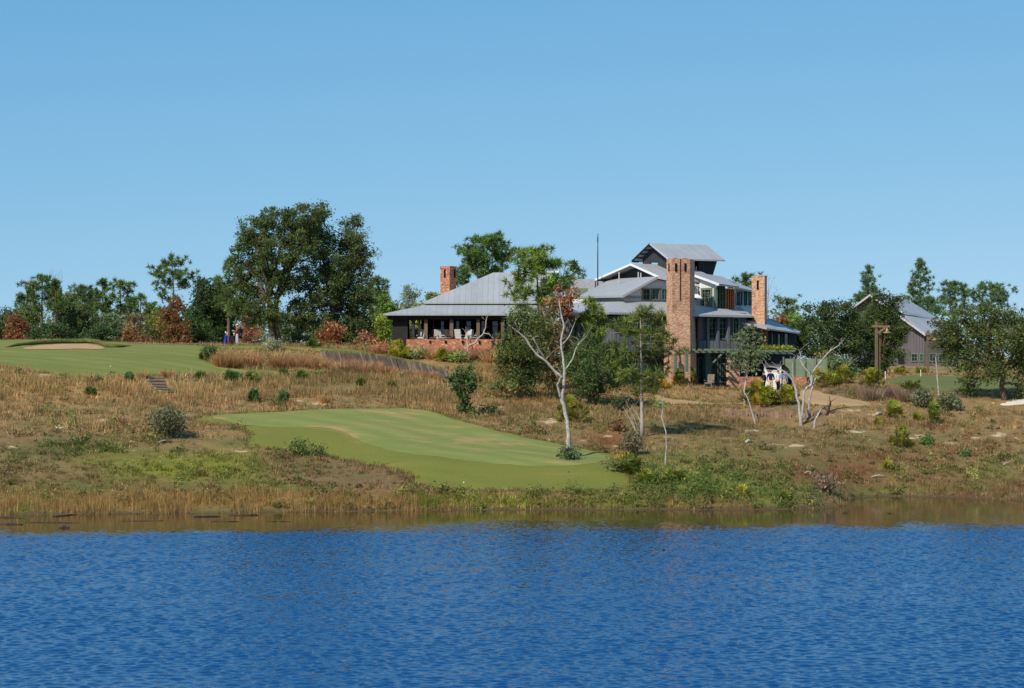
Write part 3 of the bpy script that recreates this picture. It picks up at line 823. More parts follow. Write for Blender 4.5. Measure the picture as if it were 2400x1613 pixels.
def shrub(label, px, base_py, wpx, hpx, seed, col, Y=None, twigs=True, leaf=.09, lai=2.6, name='shrub', group=None, cat='shrub', bark='bark_brown', lean=0):
    b = ground(px, Y) if Y else hit(px, base_py)
    s = b.y / F; r = np.random.default_rng(seed)
    root = empty(name, b, label, cat, group)
    R, H = wpx * s * .5, hpx * s
    ns = max(7, int(10 * R / .6)); mb = MB(); cc = []
    for i in range(ns):
        a = r.uniform(0, 2 * pi); q = math.sqrt(r.uniform(0, 1))
        tip = Vector((math.cos(a) * R * q * .9 + lean * R, math.sin(a) * R * q * .9, H * (1 - .45 * q * q) * r.uniform(.75, 1)))
        st = Vector((math.cos(a) * R * .18, math.sin(a) * R * .18, -.05))
        path = limb_path(b + st, b + tip, r, .08, 4)
        mb.tube(path, [.03, .022, .014, .006], 4)
        for t in (.45, .65, .82, 1.0):
            cc.append(np.array((b + st).lerp(b + tip, t)) + r.normal(size=3) * .08)
    mb.build('stems', bark, root)
    cc = np.array(cc); nl = int(lai * 1.6 * R * H * 2 / (leaf * leaf)); w = r.integers(0, len(cc), nl)
    C0 = cc[w] + r.normal(size=(nl, 3)) * np.array((.16, .16, .13)) * (1 + R * .3)
    C0[:, 2] = np.maximum(C0[:, 2], gz(C0[:, 0], C0[:, 1]) + .03)
    t = jitter(col, len(cc), r, .2, .06)[w] * np.exp(r.normal(0, .22, (nl, 1)))
    np_mesh('foliage', leaf_quads(C0, leaf, r), 4, np.repeat(t, 4, 0), 'leaf', root)
    return root

def snag(label, branches, Y, seed, name='dead_tree', mat='deadwood', spread=.9, org=None, part='branch'):
    """bare bleached wood: polylines (px, py, radius in photo px); the first is the trunk, its foot on the ground"""
    r = np.random.default_rng(seed)
    b = org if org is not None else hit(branches[0][0][0], branches[0][0][1]) if Y is None else ground(branches[0][0][0], Y)
    Y0 = b.y; s = Y0 / F
    root = empty(name, b, label, 'dead tree')
    done = []
    for k, br in enumerate(branches):
        mb = MB()
        if k == 0: y = Y0
        else:
            y = min(done, key=lambda q: (q[0] - br[0][0]) ** 2 + (q[1] - br[0][1]) ** 2)[2]
        dy = 0 if k == 0 else r.uniform(-spread, spread) / max(1, len(br) - 1)
        pts, rad = [], []
        for i, (px, py, rr) in enumerate(br):
            yy = y + dy * i + (r.normal() * .04 if i else 0)
            pts.append(P(px, py, yy)); rad.append(max(rr * s * .57, .008)); done.append((px, py, yy))
        if k == 0: pts = [pts[0] - Vector((0, 0, .4))] + pts; rad = [rad[0] * 1.25] + rad
        # resample with small knots
        P2, R2 = [pts[0]], [rad[0]]
        for i in range(1, len(pts)):
            for t in (.33, .66, 1.):
                q = pts[i - 1].lerp(pts[i], t)
                j = .25 * rad[i] if t < 1 else 0
                P2.append(q + Vector((r.normal() * j, r.normal() * j, 0))); R2.append((rad[i - 1] * (1 - t) + rad[i] * t) * r.uniform(.9, 1.1))
        mb.tube(P2, R2, 7)
        for i in range(2, len(pts)):      # fine broken twigs
            for _ in range(3 if k > 0 or i > len(pts) // 2 else 0):
                d = Vector((r.normal() * .28, r.normal() * .2, abs(r.normal()) * .34 + .05))
                mb.tube([pts[i], pts[i] + d * .6 + Vector((0, 0, .04)), pts[i] + d], [min(.02, rad[i] * .4), .011, .005], 4)
        mb.build('trunk' if k == 0 else part, mat, root, smooth=True)
    return root

# ---- tufts, blades and weeds: what nobody could count
def rough_points(n, x0, x1, y0, y1, r):
    x = r.uniform(x0, x1, n); y = r.uniform(y0, y1, n)
    z = gz(x, y); px, py = proj(x, y, z)
    k = (z > .06) & (px > -420) & (px < 2820)
    for s in SHEETS: k &= ~inside(s, x, y)
    for s in FOOT: k &= ~inside(s, x, y)
    return x[k], y[k], z[k], px[k], py[k]
FOOT = []

def blades(name, label, cat, x, y, z, h, nb, col, seed, width=.03, lean=.6, spread=.35, mat='grass', var=.2):
    r = np.random.default_rng(seed)
    n = len(x); m = n * nb
    H = np.repeat(h, nb) * r.uniform(.55, 1.1, m)
    a = r.uniform(0, 2 * pi, m); q = np.abs(r.normal(0, lean, m)); q = np.minimum(q, 1.25)
    o = np.repeat(h, nb) * spread
    bx = np.repeat(x, nb) + r.normal(0, 1, m) * o; by = np.repeat(y, nb) + r.normal(0, 1, m) * o
    bz = gz(bx, by) - .02
    B = np.stack([bx, by, bz], 1)
    T = B + np.stack([np.cos(a) * np.sin(q) * H, np.sin(a) * np.sin(q) * H, np.cos(q) * H], 1)
    wa = r.uniform(0, 2 * pi, m); w = np.stack([np.cos(wa), np.sin(wa), np.zeros(m)], 1) * (width * r.uniform(.6, 1.4, m))[:, None]
    V = np.stack([B - w, B + w, T], 1).reshape(-1, 3)
    t = np.repeat(col, nb, 0) * np.exp(r.normal(0, var, (m, 1)))
    o = np_mesh(name, V, 3, np.repeat(t, 3, 0), mat)
    return tag(o, label, cat, kind='stuff')

# ------------------------------------------------------------------ the lodge
def Q(*pts): return [P(*p) for p in pts]
def plan(*pts): return [XY(*p) for p in pts]
U2 = Vector((math.cos(math.radians(32)), math.sin(math.radians(32)), 0))     # along the ridges: right and away
V2 = Vector((-math.sin(math.radians(32)), math.cos(math.radians(32)), 0))    # left and away

def on_line(A, B, px):
    """the point of the plan line A-B seen in photo column px"""
    k = (px - CX) / F
    d = B - A
    t = (k * A.y - A.x) / (d.x - k * d.y)
    return A + d * t

def window(parent, A, B, px0, px1, py0, py1, cols=2, rows=3, frame='trim_green', pane='pane', name='window', fw=.09, label=None):
    A, B = Vector(A), Vector(B)
    a, b = on_line(A, B, px0), on_line(A, B, px1)
    z1, z0 = P(px0, py0, (a.y + b.y) / 2).z, P(px0, py1, (a.y + b.y) / 2).z
    d = (b - a).normalized(); nrm = Vector((d.y, -d.x))
    if nrm.y > 0: nrm = -nrm
    d3, n3 = Vector((d.x, d.y, 0)), Vector((nrm.x, nrm.y, 0))
    W = (b - a).length; a3 = Vector((a.x, a.y, z0))
    up = Vector((0, 0, 1))
    pt = lambda u, v, o: a3 + d3 * u + up * v + n3 * o
    H = z1 - z0; mb = MB()
    for (u0, v0, u1, v1) in ((fw / 2, 0, fw / 2, H), (W - fw / 2, 0, W - fw / 2, H)): mb.beam(pt(u0, v0, .05), pt(u1, v1, .05), .12, fw, up=d3)
    for v in (fw / 2, H - fw / 2): mb.beam(pt(fw, v, .05), pt(W - fw, v, .05), .115, fw)
    m = .035
    for i in range(1, cols): mb.beam(pt(W * i / cols, fw, .045), pt(W * i / cols, H - fw, .045), .05, m, up=d3)
    for i in range(1, rows): mb.beam(pt(fw, H * i / rows, .043), pt(W - fw, H * i / rows, .043), .045, m)
    o = mb.build(name, frame, parent)
    MB().slab([pt(fw, fw, .03), pt(W - fw, fw, .03), pt(W - fw, H - fw, .03), pt(fw, H - fw, .03)], .02, -n3).build('pane', pane, o)
    if label: o['label'] = label
    return o

def roof(parent, pts, name='roof', t=.16, mat='roof', fascia=None):
    o = MB().slab(pts, t).build(name, mat, parent)
    return o

def fascia(parent, a, b, h=.24, w=.06, mat='trim_white', name='fascia', off=(0, -.05, 0)):
    a, b = Vector(a) + Vector(off), Vector(b) + Vector(off)
    return MB().beam(a - Vector((0, 0, h * .42)), b - Vector((0, 0, h * .42)), w, h).build(name, mat, parent)

LB = P(1560, 900, 186.5); LB.z = float(gz(LB.x, LB.y))
L = empty('lodge', LB, 'sprawling grey lodge with metal roofs, three brick chimneys and a lookout tower', 'lodge')

# main block: dark board walls on two storeys
wl, wc, wr = XY(1318, 191.5), XY(1440, 185.6), XY(1748, 190.4)
MB().prism([wl, wc, wr, XY(1762, 203), XY(1335, 207)], 9.0, 12.0).build('upper_wall', 'board', L)
in_ = lambda v, k=.35: Vector((v.x, v.y + k))
gl, gc, gr = in_(wl), in_(wc, .5), in_(wr)
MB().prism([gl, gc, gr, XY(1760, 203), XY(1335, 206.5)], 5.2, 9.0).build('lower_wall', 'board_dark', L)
MB().beam((wc.x, wc.y - .06, 9.0), (wr.x, wr.y - .06, 9.0), .12, .22).build('sill_band', 'green_dark', L)
for a, b, k in ((1418, 1440, 0), (1455, 1476, 1)):          # pale corner boards catching the sun
    p = on_line(wl, wc, a + 12) if k == 0 else on_line(wc, wr, a + 10)
    MB().box((p.x, p.y - .03, 10.5), (.55, .12, 2.9), 0.55 if k else -.9).build('corner_board', 'board', L)
# upper storey windows
for a, b in ((1346, 1358), (1361, 1372), (1376, 1388), (1392, 1404)): window(L, wl, wc, a, b, 752, 790, 2, 3)
for a, b in ((1486, 1501), (1505, 1519), (1523, 1539), (1543, 1560)): window(L, wc, wr, a, b, 757, 791, 2, 3)
for a, b in ((1626, 1643), (1659, 1677), (1683, 1702), (1716, 1732)): window(L, wc, wr, a, b, 744, 796, 2, 4)
# balustrade of vertical boards under the windows
p0, p1 = on_line(wc, wr, 1505), on_line(wc, wr, 1562)
MB().slab([(p0.x, p0.y - .25, 9.05), (p1.x, p1.y - .25, 9.05), (p1.x, p1.y - .25, 9.85), (p0.x, p0.y - .25, 9.85)], .1, (.5, -.85, 0)).build('balustrade', 'board', L)
p0, p1 = on_line(wc, wr, 1637), on_line(wc, wr, 1725)
MB().slab([(p0.x, p0.y - .25, 9.05), (p1.x, p1.y - .25, 9.05), (p1.x, p1.y - .25, 9.8), (p0.x, p0.y - .25, 9.8)], .1, (.5, -.85, 0)).build('balustrade', 'board', L)
for px in (1505, 1637, 1657, 1681, 1706):
    p = on_line(wc, wr, px); MB().box((p.x, p.y - .3, 10.3), (.2, .22, 2.6), .55).build('wall_post', 'board', L)
# ground storey: brick piers, tall glass doors
for a, b in ((1707, 1733),): 
    p, q = on_line(gc, gr, a), on_line(gc, gr, b)
    MB().slab([(p.x, p.y - .4, 5.6), (q.x, q.y - .4, 5.6), (q.x, q.y - .4, 8.75), (p.x, p.y - .4, 8.75)], .5, (-.53, .85, 0)).build('brick_pier', 'brick', L)
for a, b in ((1620, 1632), (1634, 1646)): window(L, gc, gr, a, b, 838, 900, 2, 4, 'green_dark', name='glass_door')
for a, b in ((1664, 1682), (1686, 1705)): window(L, gc, gr, a, b, 838, 897, 3, 4, 'green_dark', name='glass_door')
p = on_line(gc, gr, 1654); q = P(1654, 905, p.y - .6)
MB().box((p.x, p.y - .5, (float(gz(p.x, p.y - .5)) + 8.9) / 2 - .2), (.42, .42, 8.9 - float(gz(p.x, p.y - .5)) + .4), .55).build('porch_post', 'green_dark', L)
# skirt roof round the main block
E = 11.95
def at_z(px, Y, z): 
    v = XY(px, Y); return Vector((v.x, v.y, z))
s1, s2, s3 = at_z(1302, 191.2, E), at_z(1427, 184.2, E), at_z(1622, 188.3, E)
t1, t2, t3 = at_z(1308, 195.2, 12.9), at_z(1461, 188.1, 12.88), at_z(1622, 191.3, 12.86)
roof(L, [s1, s2, t2, t1], 'skirt_roof'); roof(L, [s2, s3, t3, t2], 'skirt_roof')
a, b, c = at_z(1612, 186.7, 11.85), at_z(1764, 190.2, 11.80), at_z(1672, 190.6, 12.45)
roof(L, [a, b, c], 'skirt_roof'); roof(L, [at_z(1612, 190.2, 12.72), at_z(1672, 190.6, 12.45), a], 'skirt_roof')
roof(L, [b, at_z(1768, 196, 11.8), at_z(1735, 196.5, 12.6), c], 'skirt_roof')
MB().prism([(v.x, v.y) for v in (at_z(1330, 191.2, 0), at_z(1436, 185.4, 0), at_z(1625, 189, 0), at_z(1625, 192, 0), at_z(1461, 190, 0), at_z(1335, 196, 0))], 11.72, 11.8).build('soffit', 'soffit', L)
# white upper storey of the cross wing
ul, uc, ur = XY(1378, 194), XY(1464, 188.6), XY(1648, 192.2)
MB().prism([ul, uc, ur, XY(1650, 201), XY(1390, 203)], 12.3, 13.36).build('white_wall', 'white', L)
gd = ur - uc; g3 = lambda px, py: Vector((*on_line(uc, ur, px), P(px, py, on_line(uc, ur, px).y).z))
MB().slab([g3(1466, 700), g3(1466, 695), g3(1541, 656), g3(1636, 674), g3(1636, 700)], .16, (-.53, .85, 0)).build('gable_wall', 'white', L)
for a, b in ((1504, 1523), (1526, 1545), (1548, 1566)): window(L, uc, ur, a, b, 676, 704, 2, 2)
window(L, uc, ur, 1618, 1630, 672, 702, 2, 2)
p = on_line(uc, ur, 1612); q = on_line(uc, ur, 1634)
MB().slab([(p.x, p.y, 13.6), (q.x, q.y, 13.6), (q.x + .35, q.y - .6, 13.25), (p.x + .35, p.y - .6, 13.25)], .05).build('awning', 'trim_white', L)
ra, rb, rc, rd = P(1355, 695, 194.5), P(1459, 692.5, 187.4), P(1542, 648, 189.7), P(1432, 654, 199)
roof(L, [ra, rb, rc, rd], 'wing_roof'); re_, rf = P(1643, 668, 192.4), P(1560, 676, 202)
roof(L, [rc, re_, rf, rd], 'wing_roof')
fascia(L, rb, rc, .2, .05, 'grey_metal'); fascia(L, rc, re_, .2, .05, 'trim_white')
# main gable behind it
ma, mr, ml = P(1478, 618, 195), P(1562, 656, 190.5), P(1386, 658, 200)
ext = U2 * 5.6
roof(L, [ma, mr, mr + ext, ma + ext], 'gable_roof'); roof(L, [ml, ma, ma + ext, ml + ext], 'gable_roof')
fascia(L, ma, mr, .17, .06); fascia(L, ml, ma, .17, .06)
k = U2 * .9
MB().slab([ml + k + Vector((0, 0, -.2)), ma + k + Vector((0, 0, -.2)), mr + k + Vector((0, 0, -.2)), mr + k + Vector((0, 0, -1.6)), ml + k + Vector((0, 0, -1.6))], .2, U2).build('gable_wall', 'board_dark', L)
for (px, py) in ((1451, 642), (1496, 642), (1502, 644)):
    p = P(px, py, 193.2); MB().tube([p - Vector((0, 0, .9)), p + Vector((0, 0, .15))], .05, 6).build('vent_pipe', 'grey_metal', L)
# lookout tower
r0 = P(1523, 570, 196); z_r = r0.z; tl = 5.75
e0 = r0 - V2 * 2.6; e0.z = 16.5; e1 = r0 + V2 * 2.6; e1.z = 16.5
roof(L, [r0, e0, e0 + U2 * tl, r0 + U2 * tl], 'tower_roof', .12); roof(L, [e1, r0, r0 + U2 * tl, e1 + U2 * tl], 'tower_roof', .12)
for i in range(9):      # rafter tails under the gable overhang
    for sg, e in ((-1, e0), (1, e1)):
        a = r0.lerp(e, (i + .5) / 9) + Vector((0, 0, -.18))
        if i % 2 == 0: MB().beam(a, a + U2 * .6, .07, .1).build('rafter', 'soffit', L)
fascia(L, r0, e0, .14, .05, 'grey_metal'); fascia(L, r0, e1, .14, .05, 'dark_metal')
T = r0 + U2 * .55
tp = lambda u, v, z: Vector((T.x + U2.x * u + V2.x * v, T.y + U2.y * u + V2.y * v, z))
zb = 14.6; th = .14; hw = 1.8
ztop = lambda v: z_r - .15 - abs(v) * (z_r - 16.5) / 2.6
gw = MB()      # gable wall round an open window
W0, W1, WZ0, WZ1 = -.35, .72, 15.78, 16.35
gw.slab([tp(0, hw, zb), tp(0, W1, zb), tp(0, W1, ztop(W1)), tp(0, hw, ztop(hw))], th, U2)
gw.slab([tp(0, W0, zb), tp(0, -hw, zb), tp(0, -hw, ztop(hw)), tp(0, W0, ztop(W0))], th, U2)
gw.slab([tp(0, W1, zb), tp(0, W0, zb), tp(0, W0, WZ0), tp(0, W1, WZ0)], th, U2)
gw.slab([tp(0, W1, WZ1), tp(0, W0, WZ1), tp(0, W0, ztop(W0)), tp(0, 0, ztop(0)), tp(0, W1, ztop(W1))], th, U2)
gw.build('tower_wall', 'board_dark', L)
sw_ = MB()
sw_.slab([tp(.15, -hw, zb), tp(1.95, -hw, zb), tp(1.95, -hw, 16.75), tp(.15, -hw, 16.75)], th, V2)
sw_.slab([tp(3.1, -hw, zb), tp(4.3, -hw, zb), tp(5.1, -hw, 16.75), tp(3.1, -hw, 16.75)], th, V2)
sw_.slab([tp(1.95, -hw, 16.4), tp(3.1, -hw, 16.4), tp(3.1, -hw, 16.75), tp(1.95, -hw, 16.75)], th, V2)
sw_.slab([tp(1.95, -hw, zb), tp(3.1, -hw, zb), tp(3.1, -hw, 15.5), tp(1.95, -hw, 15.5)], th, V2)
sw_.build('tower_wall', 'board_dark', L)
MB().slab([tp(4.3, -hw + th, zb), tp(4.3, hw, zb), tp(5.1, hw, 16.75), tp(5.1, -hw + th, 16.75)], th, U2 * -1).build('tower_wall', 'board_dark', L)
MB().slab([tp(3.2, hw, zb), tp(4.2, hw, zb), tp(4.95, hw, 16.75), tp(3.2, hw, 16.75)], th, V2 * -1).build('tower_wall', 'board_dark', L)
MB().slab([tp(.15, hw, zb), tp(.5, hw, zb), tp(.5, hw, 16.75), tp(.15, hw, 16.75)], th, V2 * -1).build('tower_wall', 'board_dark', L)
MB().slab([tp(.1, -hw + .1, 15.3), tp(4.3, -hw + .1, 15.3), tp(4.3, hw - .1, 15.3), tp(.1, hw - .1, 15.3)], .12).build('tower_floor', 'wood', L)
for s_ in (2.25, 2.8): MB().tube([tp(s_, -hw - .05, 15.3), tp(s_, -hw - .05, 15.95)], .04, 5).build('railing_post', 'grey_metal', L)
# white bay with tall green windows under its own low roof
nA, nB, nC, nD = P(1598, 633.5, 193.8), P(1685, 665, 189.5), P(1732, 671, 192.3), P(1695, 648.5, 196.5)
roof(L, [nA, nB, nC, nD], 'bay_roof'); fascia(L, nA, nB, .18, .06)
b1, b2, b3 = XY(1612, 193.6), XY(1677, 190.5), XY(1723, 193.3)
MB().prism([b1, b2, b3, XY(1700, 199), XY(1640, 199)], 12.0, 14.02).build('white_wall', 'white', L)
gq = lambda px, py: Vector((*on_line(b1, b2, px), P(px, py, on_line(b1, b2, px).y).z))
MB().slab([gq(1614, 676), gq(1614, 645), gq(1676, 668), gq(1676, 676)], .12, (.5, .85, 0)).build('gable_wall', 'white', L)
window(L, b1, b2, 1645, 1670, 675, 722, 3, 4, fw=.16)
p = on_line(b1, b2, 1674); MB().box((b2.x, b2.y - .02, 13.0), (.22, .22, 2.1), .55).build('corner_post', 'trim_green', L)
for a, b in ((1679, 1684.5), (1685.5, 1691), (1692, 1697)): window(L, b2, b3, a, b, 670, 726, 1, 3, 'green_dark', fw=.05)
for px in (1699.5, 1705, 1710.5, 1716):
    p = on_line(b2, b3, px); MB().box((p.x + .03, p.y - .05, 13.0), (.13, .1, 1.95), .9).build('shutter', 'wood_orange', L)
p, q = on_line(b2, b3, 1698), on_line(b2, b3, 1721)
MB().slab([(p.x + .02, p.y - .03, 12.05), (q.x + .02, q.y - .03, 12.05), (q.x + .02, q.y - .03, 13.95), (p.x + .02, p.y - .03, 13.95)], .03, (-.5, .85, 0)).build('shutter_recess_shade', 'black', L)  # flat black sheet painted as the shade behind the shutters
roof(L, [P(1688, 648, 200), P(1722, 672, 195.4), P(1770, 682.5, 198), P(1764, 677, 200.5)], 'rear_roof')
c1, c2 = XY(1719, 196.0), XY(1768, 198.7)
MB().prism([c1, c2, XY(1764, 205), XY(1715, 203)], 11.4, 14.05).build('white_wall', 'white', L)
for a, b in ((1721.5, 1729), (1731, 1738), (1743, 1749), (1754, 1761)): window(L, c1, c2, a, b, 684, 716, 1, 2, 'green_dark', 'pane_blue', fw=.06)
# tall double chimney
def chimney(rings, mat, name='chimney'): 
    return MB().loft([[Vector((v.x, v.y, z)) for v in pl] for pl, z in rings]).build(name, mat, L)
pw = plan((1556, 186.7), (1573, 185.0), (1618, 185.7), (1632, 188.5), (1560, 189)); pn = plan((1562, 186.7), (1575, 185.5), (1617, 186.1), (1628, 188.2), (1570, 188.4))
ztp = P(1590, 607, 186).z
ch = chimney([(pw, 5.3), (pw, 9.0), (pw, 9.4), (pn, 11.9), (pn, ztp)], 'brick')
for px, A_, B_ in ((1568.5, pn[0], pn[1]), (1584, pn[1], pn[2]), (1606, pn[1], pn[2])):
    p = on_line(A_, B_, px); MB().box((p.x, p.y - .005, P(px, 627, p.y).z), (.16, .10, .62), math.atan2((B_ - A_).y, (B_ - A_).x)).build('flue_slot', 'black', ch)
p = on_line(pn[1], pn[2], 1594.5); MB().box((p.x, p.y - .005, (ztp + P(1594, 705, 186).z) / 2), (.06, .06, ztp - P(1594, 705, 186).z), .1).build('groove_shade', 'black', ch)  # thin black strip painted as the shade between the two flues
for a, b in ((1564, 1593), (1596, 1616)):      # two arched caps
    p = on_line(pn[1], pn[2], max(a, 1576)); q = on_line(pn[1], pn[2], b); mb = MB(); n = 8; rings = []
    for o in (0, 1.9):
        rings.append([Vector((p.x + (q.x - p.x) * i / n, p.y + (q.y - p.y) * i / n + o + .02, ztp - .01 + .10 * math.sin(pi * i / n))) for i in range(n + 1)] + [Vector((q.x, q.y + o + .02, ztp - .05)), Vector((p.x, p.y + o + .02, ztp - .05))])
    mb.loft(rings).build('arched_cap', 'brick', ch)
# rear chimney
p2 = plan((1762, 192.2), (1792, 191), (1797.5, 192.6), (1768, 193.8))
z2 = P(1780, 649, 191.5).z
c2h = chimney([(p2, 10.6), (p2, z2)], 'brick')
p = on_line(p2[0], p2[1], 1776.5); MB().box((p.x, p.y - .005, P(1776, 668, 191.6).z), (.2, .1, .75), math.atan2((p2[1] - p2[0]).y, (p2[1] - p2[0]).x)).build('flue_slot', 'black', c2h)
MB().prism([v + Vector((.0, -.05)) if i < 2 else v for i, v in enumerate(p2)], 10.85, 11.02).build('flashing', 'trim_white', c2h)
MB().prism([v * 1.0 - (v - (p2[0] + p2[2]) / 2) * -.04 for v in p2], z2, z2 + .10).build('chimney_cap', 'brick', c2h)
# porch chimney
p3 = plan((1032, 195.6), (1054, 194.4), (1069, 195.5), (1047, 196.7)); z3 = P(1050, 626, 195).z
c3 = chimney([(p3, 12.2), (p3, z3)], 'brick_red')
MB().prism([v + (v - (p3[0] + p3[2]) / 2) * .05 for v in p3], z3 - .12, z3 + .06).build('chimney_cap', 'brick_red', c3)
for A_, B_, px in ((p3[0], p3[1], 1043), (p3[1], p3[2], 1065.5)):
    p = on_line(A_, B_, px); MB().box((p.x, p.y - .005, P(px, 641, 195).z), (.22, .1, .66), math.atan2((B_ - A_).y, (B_ - A_).x)).build('flue_slot', 'black', c3)
# rooftop units, antenna, screen
MB().box((P(1365, 0, 199).x, 199, P(0, 669, 199).z), (1.7, 1.4, 1.0), .3).build('rooftop_unit', 'grey_metal', L)
MB().box((P(1404, 0, 199.5).x, 199.6, P(0, 672, 199).z), (1.2, 1.4, .9), .3).build('rooftop_unit', 'grey_metal', L)
MB().box((P(1361, 0, 197).x, 197.3, P(0, 688, 197).z), (1.25, .12, .9), .1).build('louvre_screen', 'green_boards', L)
MB().box((P(1345, 0, 198.5).x, 198.8, P(0, 703, 198).z), (3.6, 1.0, .55), .0).build('roof_parapet', 'trim_white', L)
am = MB(); am.tube([P(1401, 672, 198), P(1401, 600, 198), P(1401.5, 548, 198)], [.055, .045, .03], 6); am.tube([P(1401, 568, 198), P(1401, 556, 198)], .05, 6)
am.build('antenna', 'dark_metal', L)
# low porch wing on the right
q1 = [P(1729, 754, 190.4), P(1797, 769, 189.4), P(1803, 748, 194.6), P(1745, 744, 195.5)]
roof(L, q1, 'porch_roof', .12); q2 = [P(1797, 769, 189.4), P(1874, 780, 193.4), P(1876, 777, 197.2), P(1803, 747.5, 194.6)]
roof(L, q2, 'porch_roof', .12); fascia(L, q2[3], q2[2], .2, .06, 'green_dark')
w1, w2, w3 = XY(1748, 192.6), XY(1800, 191.6), XY(1866, 195.2)
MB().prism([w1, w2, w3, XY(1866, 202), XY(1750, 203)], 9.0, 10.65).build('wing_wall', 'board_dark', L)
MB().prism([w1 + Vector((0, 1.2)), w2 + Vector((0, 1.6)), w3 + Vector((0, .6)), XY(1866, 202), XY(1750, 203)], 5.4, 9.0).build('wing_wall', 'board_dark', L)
p, q = on_line(w1, w2, 1786), on_line(w1, w2, 1799)
MB().slab([(p.x, p.y - .1, 8.9), (q.x, q.y - .1, 8.9), (q.x, q.y - .1, 10.65), (p.x, p.y - .1, 10.65)], .3, (0, 1, 0)).build('brick_pier', 'brick_red', L)
for a, b in ((1806, 1814), (1820, 1830), (1836, 1848)): window(L, w2, w3, a, b, 776, 815, 1, 2, 'green_dark', fw=.07)
p, q = XY(1733, 187.8), XY(1794, 188.6)
MB().slab([(p.x, p.y, 5.6), (q.x, q.y, 5.6), (q.x, q.y, 6.95), (p.x, p.y, 6.95)], .3, (0, 1, 0)).build('terrace_wall', 'brick_red', L)
# pergola over the terrace
pa, pb = on_line(wc, wr, 1518), on_line(wc, wr, 1724)
nrm = Vector((wr.y - wc.y, -(wr.x - wc.x))).normalized()
hb = MB(); hb.beam((pa.x + nrm.x * 2.0, pa.y + nrm.y * 2.0, 8.92), (pb.x + nrm.x * 2.0, pb.y + nrm.y * 2.0, 8.92), .12, .2); hb.build('pergola_beam', 'trim_green', L)
nj = 15
for i in range(nj):
    c = pa.lerp(pb, i / (nj - 1))
    if 1566 < CX + F * c.x / c.y < 1622: st = 2.05
    else: st = 0
    MB().beam((c.x + nrm.x * max(st, .05), c.y + nrm.y * max(st, .05), 9.07), (c.x + nrm.x * 2.55, c.y + nrm.y * 2.55, 9.07), .09, .15).build('pergola_joist', 'trim_green', L)
for px in (1583, 1609):
    p = P(px, 850, 184.6); MB().box((p.x, p.y, p.z), (.2, .2, 1.45), .5).build('pergola_bracket', 'trim_green', L)
    MB().beam(P(px, 832, 184.65), P(px + 8, 824, 185.2), .1, .1).build('pergola_brace', 'trim_green', L)
for px in (1655, 1712):
    a = on_line(gc, gr, px); MB().beam((a.x, a.y - .1, 7.5), (a.x + nrm.x * 1.6 + .6, a.y + nrm.y * 1.6, 8.85), .14, .14).build('pergola_brace', 'trim_green', L)
    p = on_line(gc, gr, px + 8); MB().beam((p.x, p.y - .15, 7.0), (p.x, p.y - .15, 8.9), .16, .16).build('pergola_bracket', 'trim_green', L)
MB().beam(P(1764, 826, 188.2), P(1858, 828, 190.4), .12, .2).build('pergola_beam', 'trim_green', L)
for i in range(7):
    p = P(1764 + i * 15, 823, 188.2 + i * .35); MB().beam(p + Vector((-.5, .95, 0)) * 2.2, p + Vector((.25, -.45, 0)), .09, .15).build('pergola_joist', 'trim_green', L)

# left pavilion with its deep porch
xl, xr = -10.14, 3.3; FZ = 9.9
y0, yb, yi = 188.0, 207.0, 191.5; zi = 12.72
ee = P(903, 735.5, y0).z
f0, f1, f2, f3 = Vector((xl, y0, ee)), Vector((xr, y0 + .2, ee)), Vector((xr, yb, ee)), Vector((xl, yb, ee))
i0, i1, i2, i3 = Vector((-6.75, yi, zi)), Vector((xr, yi, zi)), Vector((xr, yb - 3.5, zi)), Vector((-6.75, yb - 3.5, zi))
roof(L, [f0, f1, i1, i0], 'porch_roof', .14); roof(L, [f3, f0, i0, i3], 'porch_roof', .14); roof(L, [f2, f3, i3, i2], 'porch_roof', .14)
MB().prism([(-6.7, yi + .1), (xr - .1, yi + .1), (xr - .1, yb - 3.6), (-6.7, yb - 3.6)], 12.3, 12.86).build('clerestory', 'green_dark', L)
zu = 12.92
u0, u1, u2, u3 = Vector((-7.05, yi - .35, zu)), Vector((xr, yi - .35, zu)), Vector((xr, yb - 3.2, zu)), Vector((-7.05, yb - 3.2, zu))
k0, k1 = P(1156, 639, 197.4), P(1310, 639.5, 197.4); k1.z = k0.z
roof(L, [u0, u1, k1, k0], 'hip_roof', .16); roof(L, [u3, u0, k0], 'hip_roof', .16); roof(L, [u2, u3, k0, k1], 'hip_roof', .16); roof(L, [u1, u2, k1], 'hip_roof', .16)
MB().beam(k0 + Vector((2.2, 0, .05)), k1 + Vector((0, 0, .05)), .5, .16).build('ridge_cap', 'trim_white', L)
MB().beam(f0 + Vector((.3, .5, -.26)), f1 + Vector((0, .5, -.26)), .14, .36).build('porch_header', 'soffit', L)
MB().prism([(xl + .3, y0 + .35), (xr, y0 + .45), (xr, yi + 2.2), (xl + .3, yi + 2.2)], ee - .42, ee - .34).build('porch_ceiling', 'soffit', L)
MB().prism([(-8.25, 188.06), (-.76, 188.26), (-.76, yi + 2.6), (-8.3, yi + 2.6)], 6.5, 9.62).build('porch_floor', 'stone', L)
MB().prism([(-8.3, 187.75), (-.72, 187.95), (-.72, 188.25), (-8.3, 188.05)], 6.5, FZ).build('terrace_wall', 'brick_red', L)
for px in (1008, 1044, 1084, 1123, 1155):
    p = P(px, 801, 187.8); MB().box((p.x, p.y, p.z), (.14, .16, .2)).build('drain_spout', 'black', L)
MB().prism([(-9.45, y0 + .8), (-8.25, y0 + .8), (-8.25, yi + .6), (-9.45, yi + .6)], 7.5, ee - .3).build('side_wall', 'soffit', L)
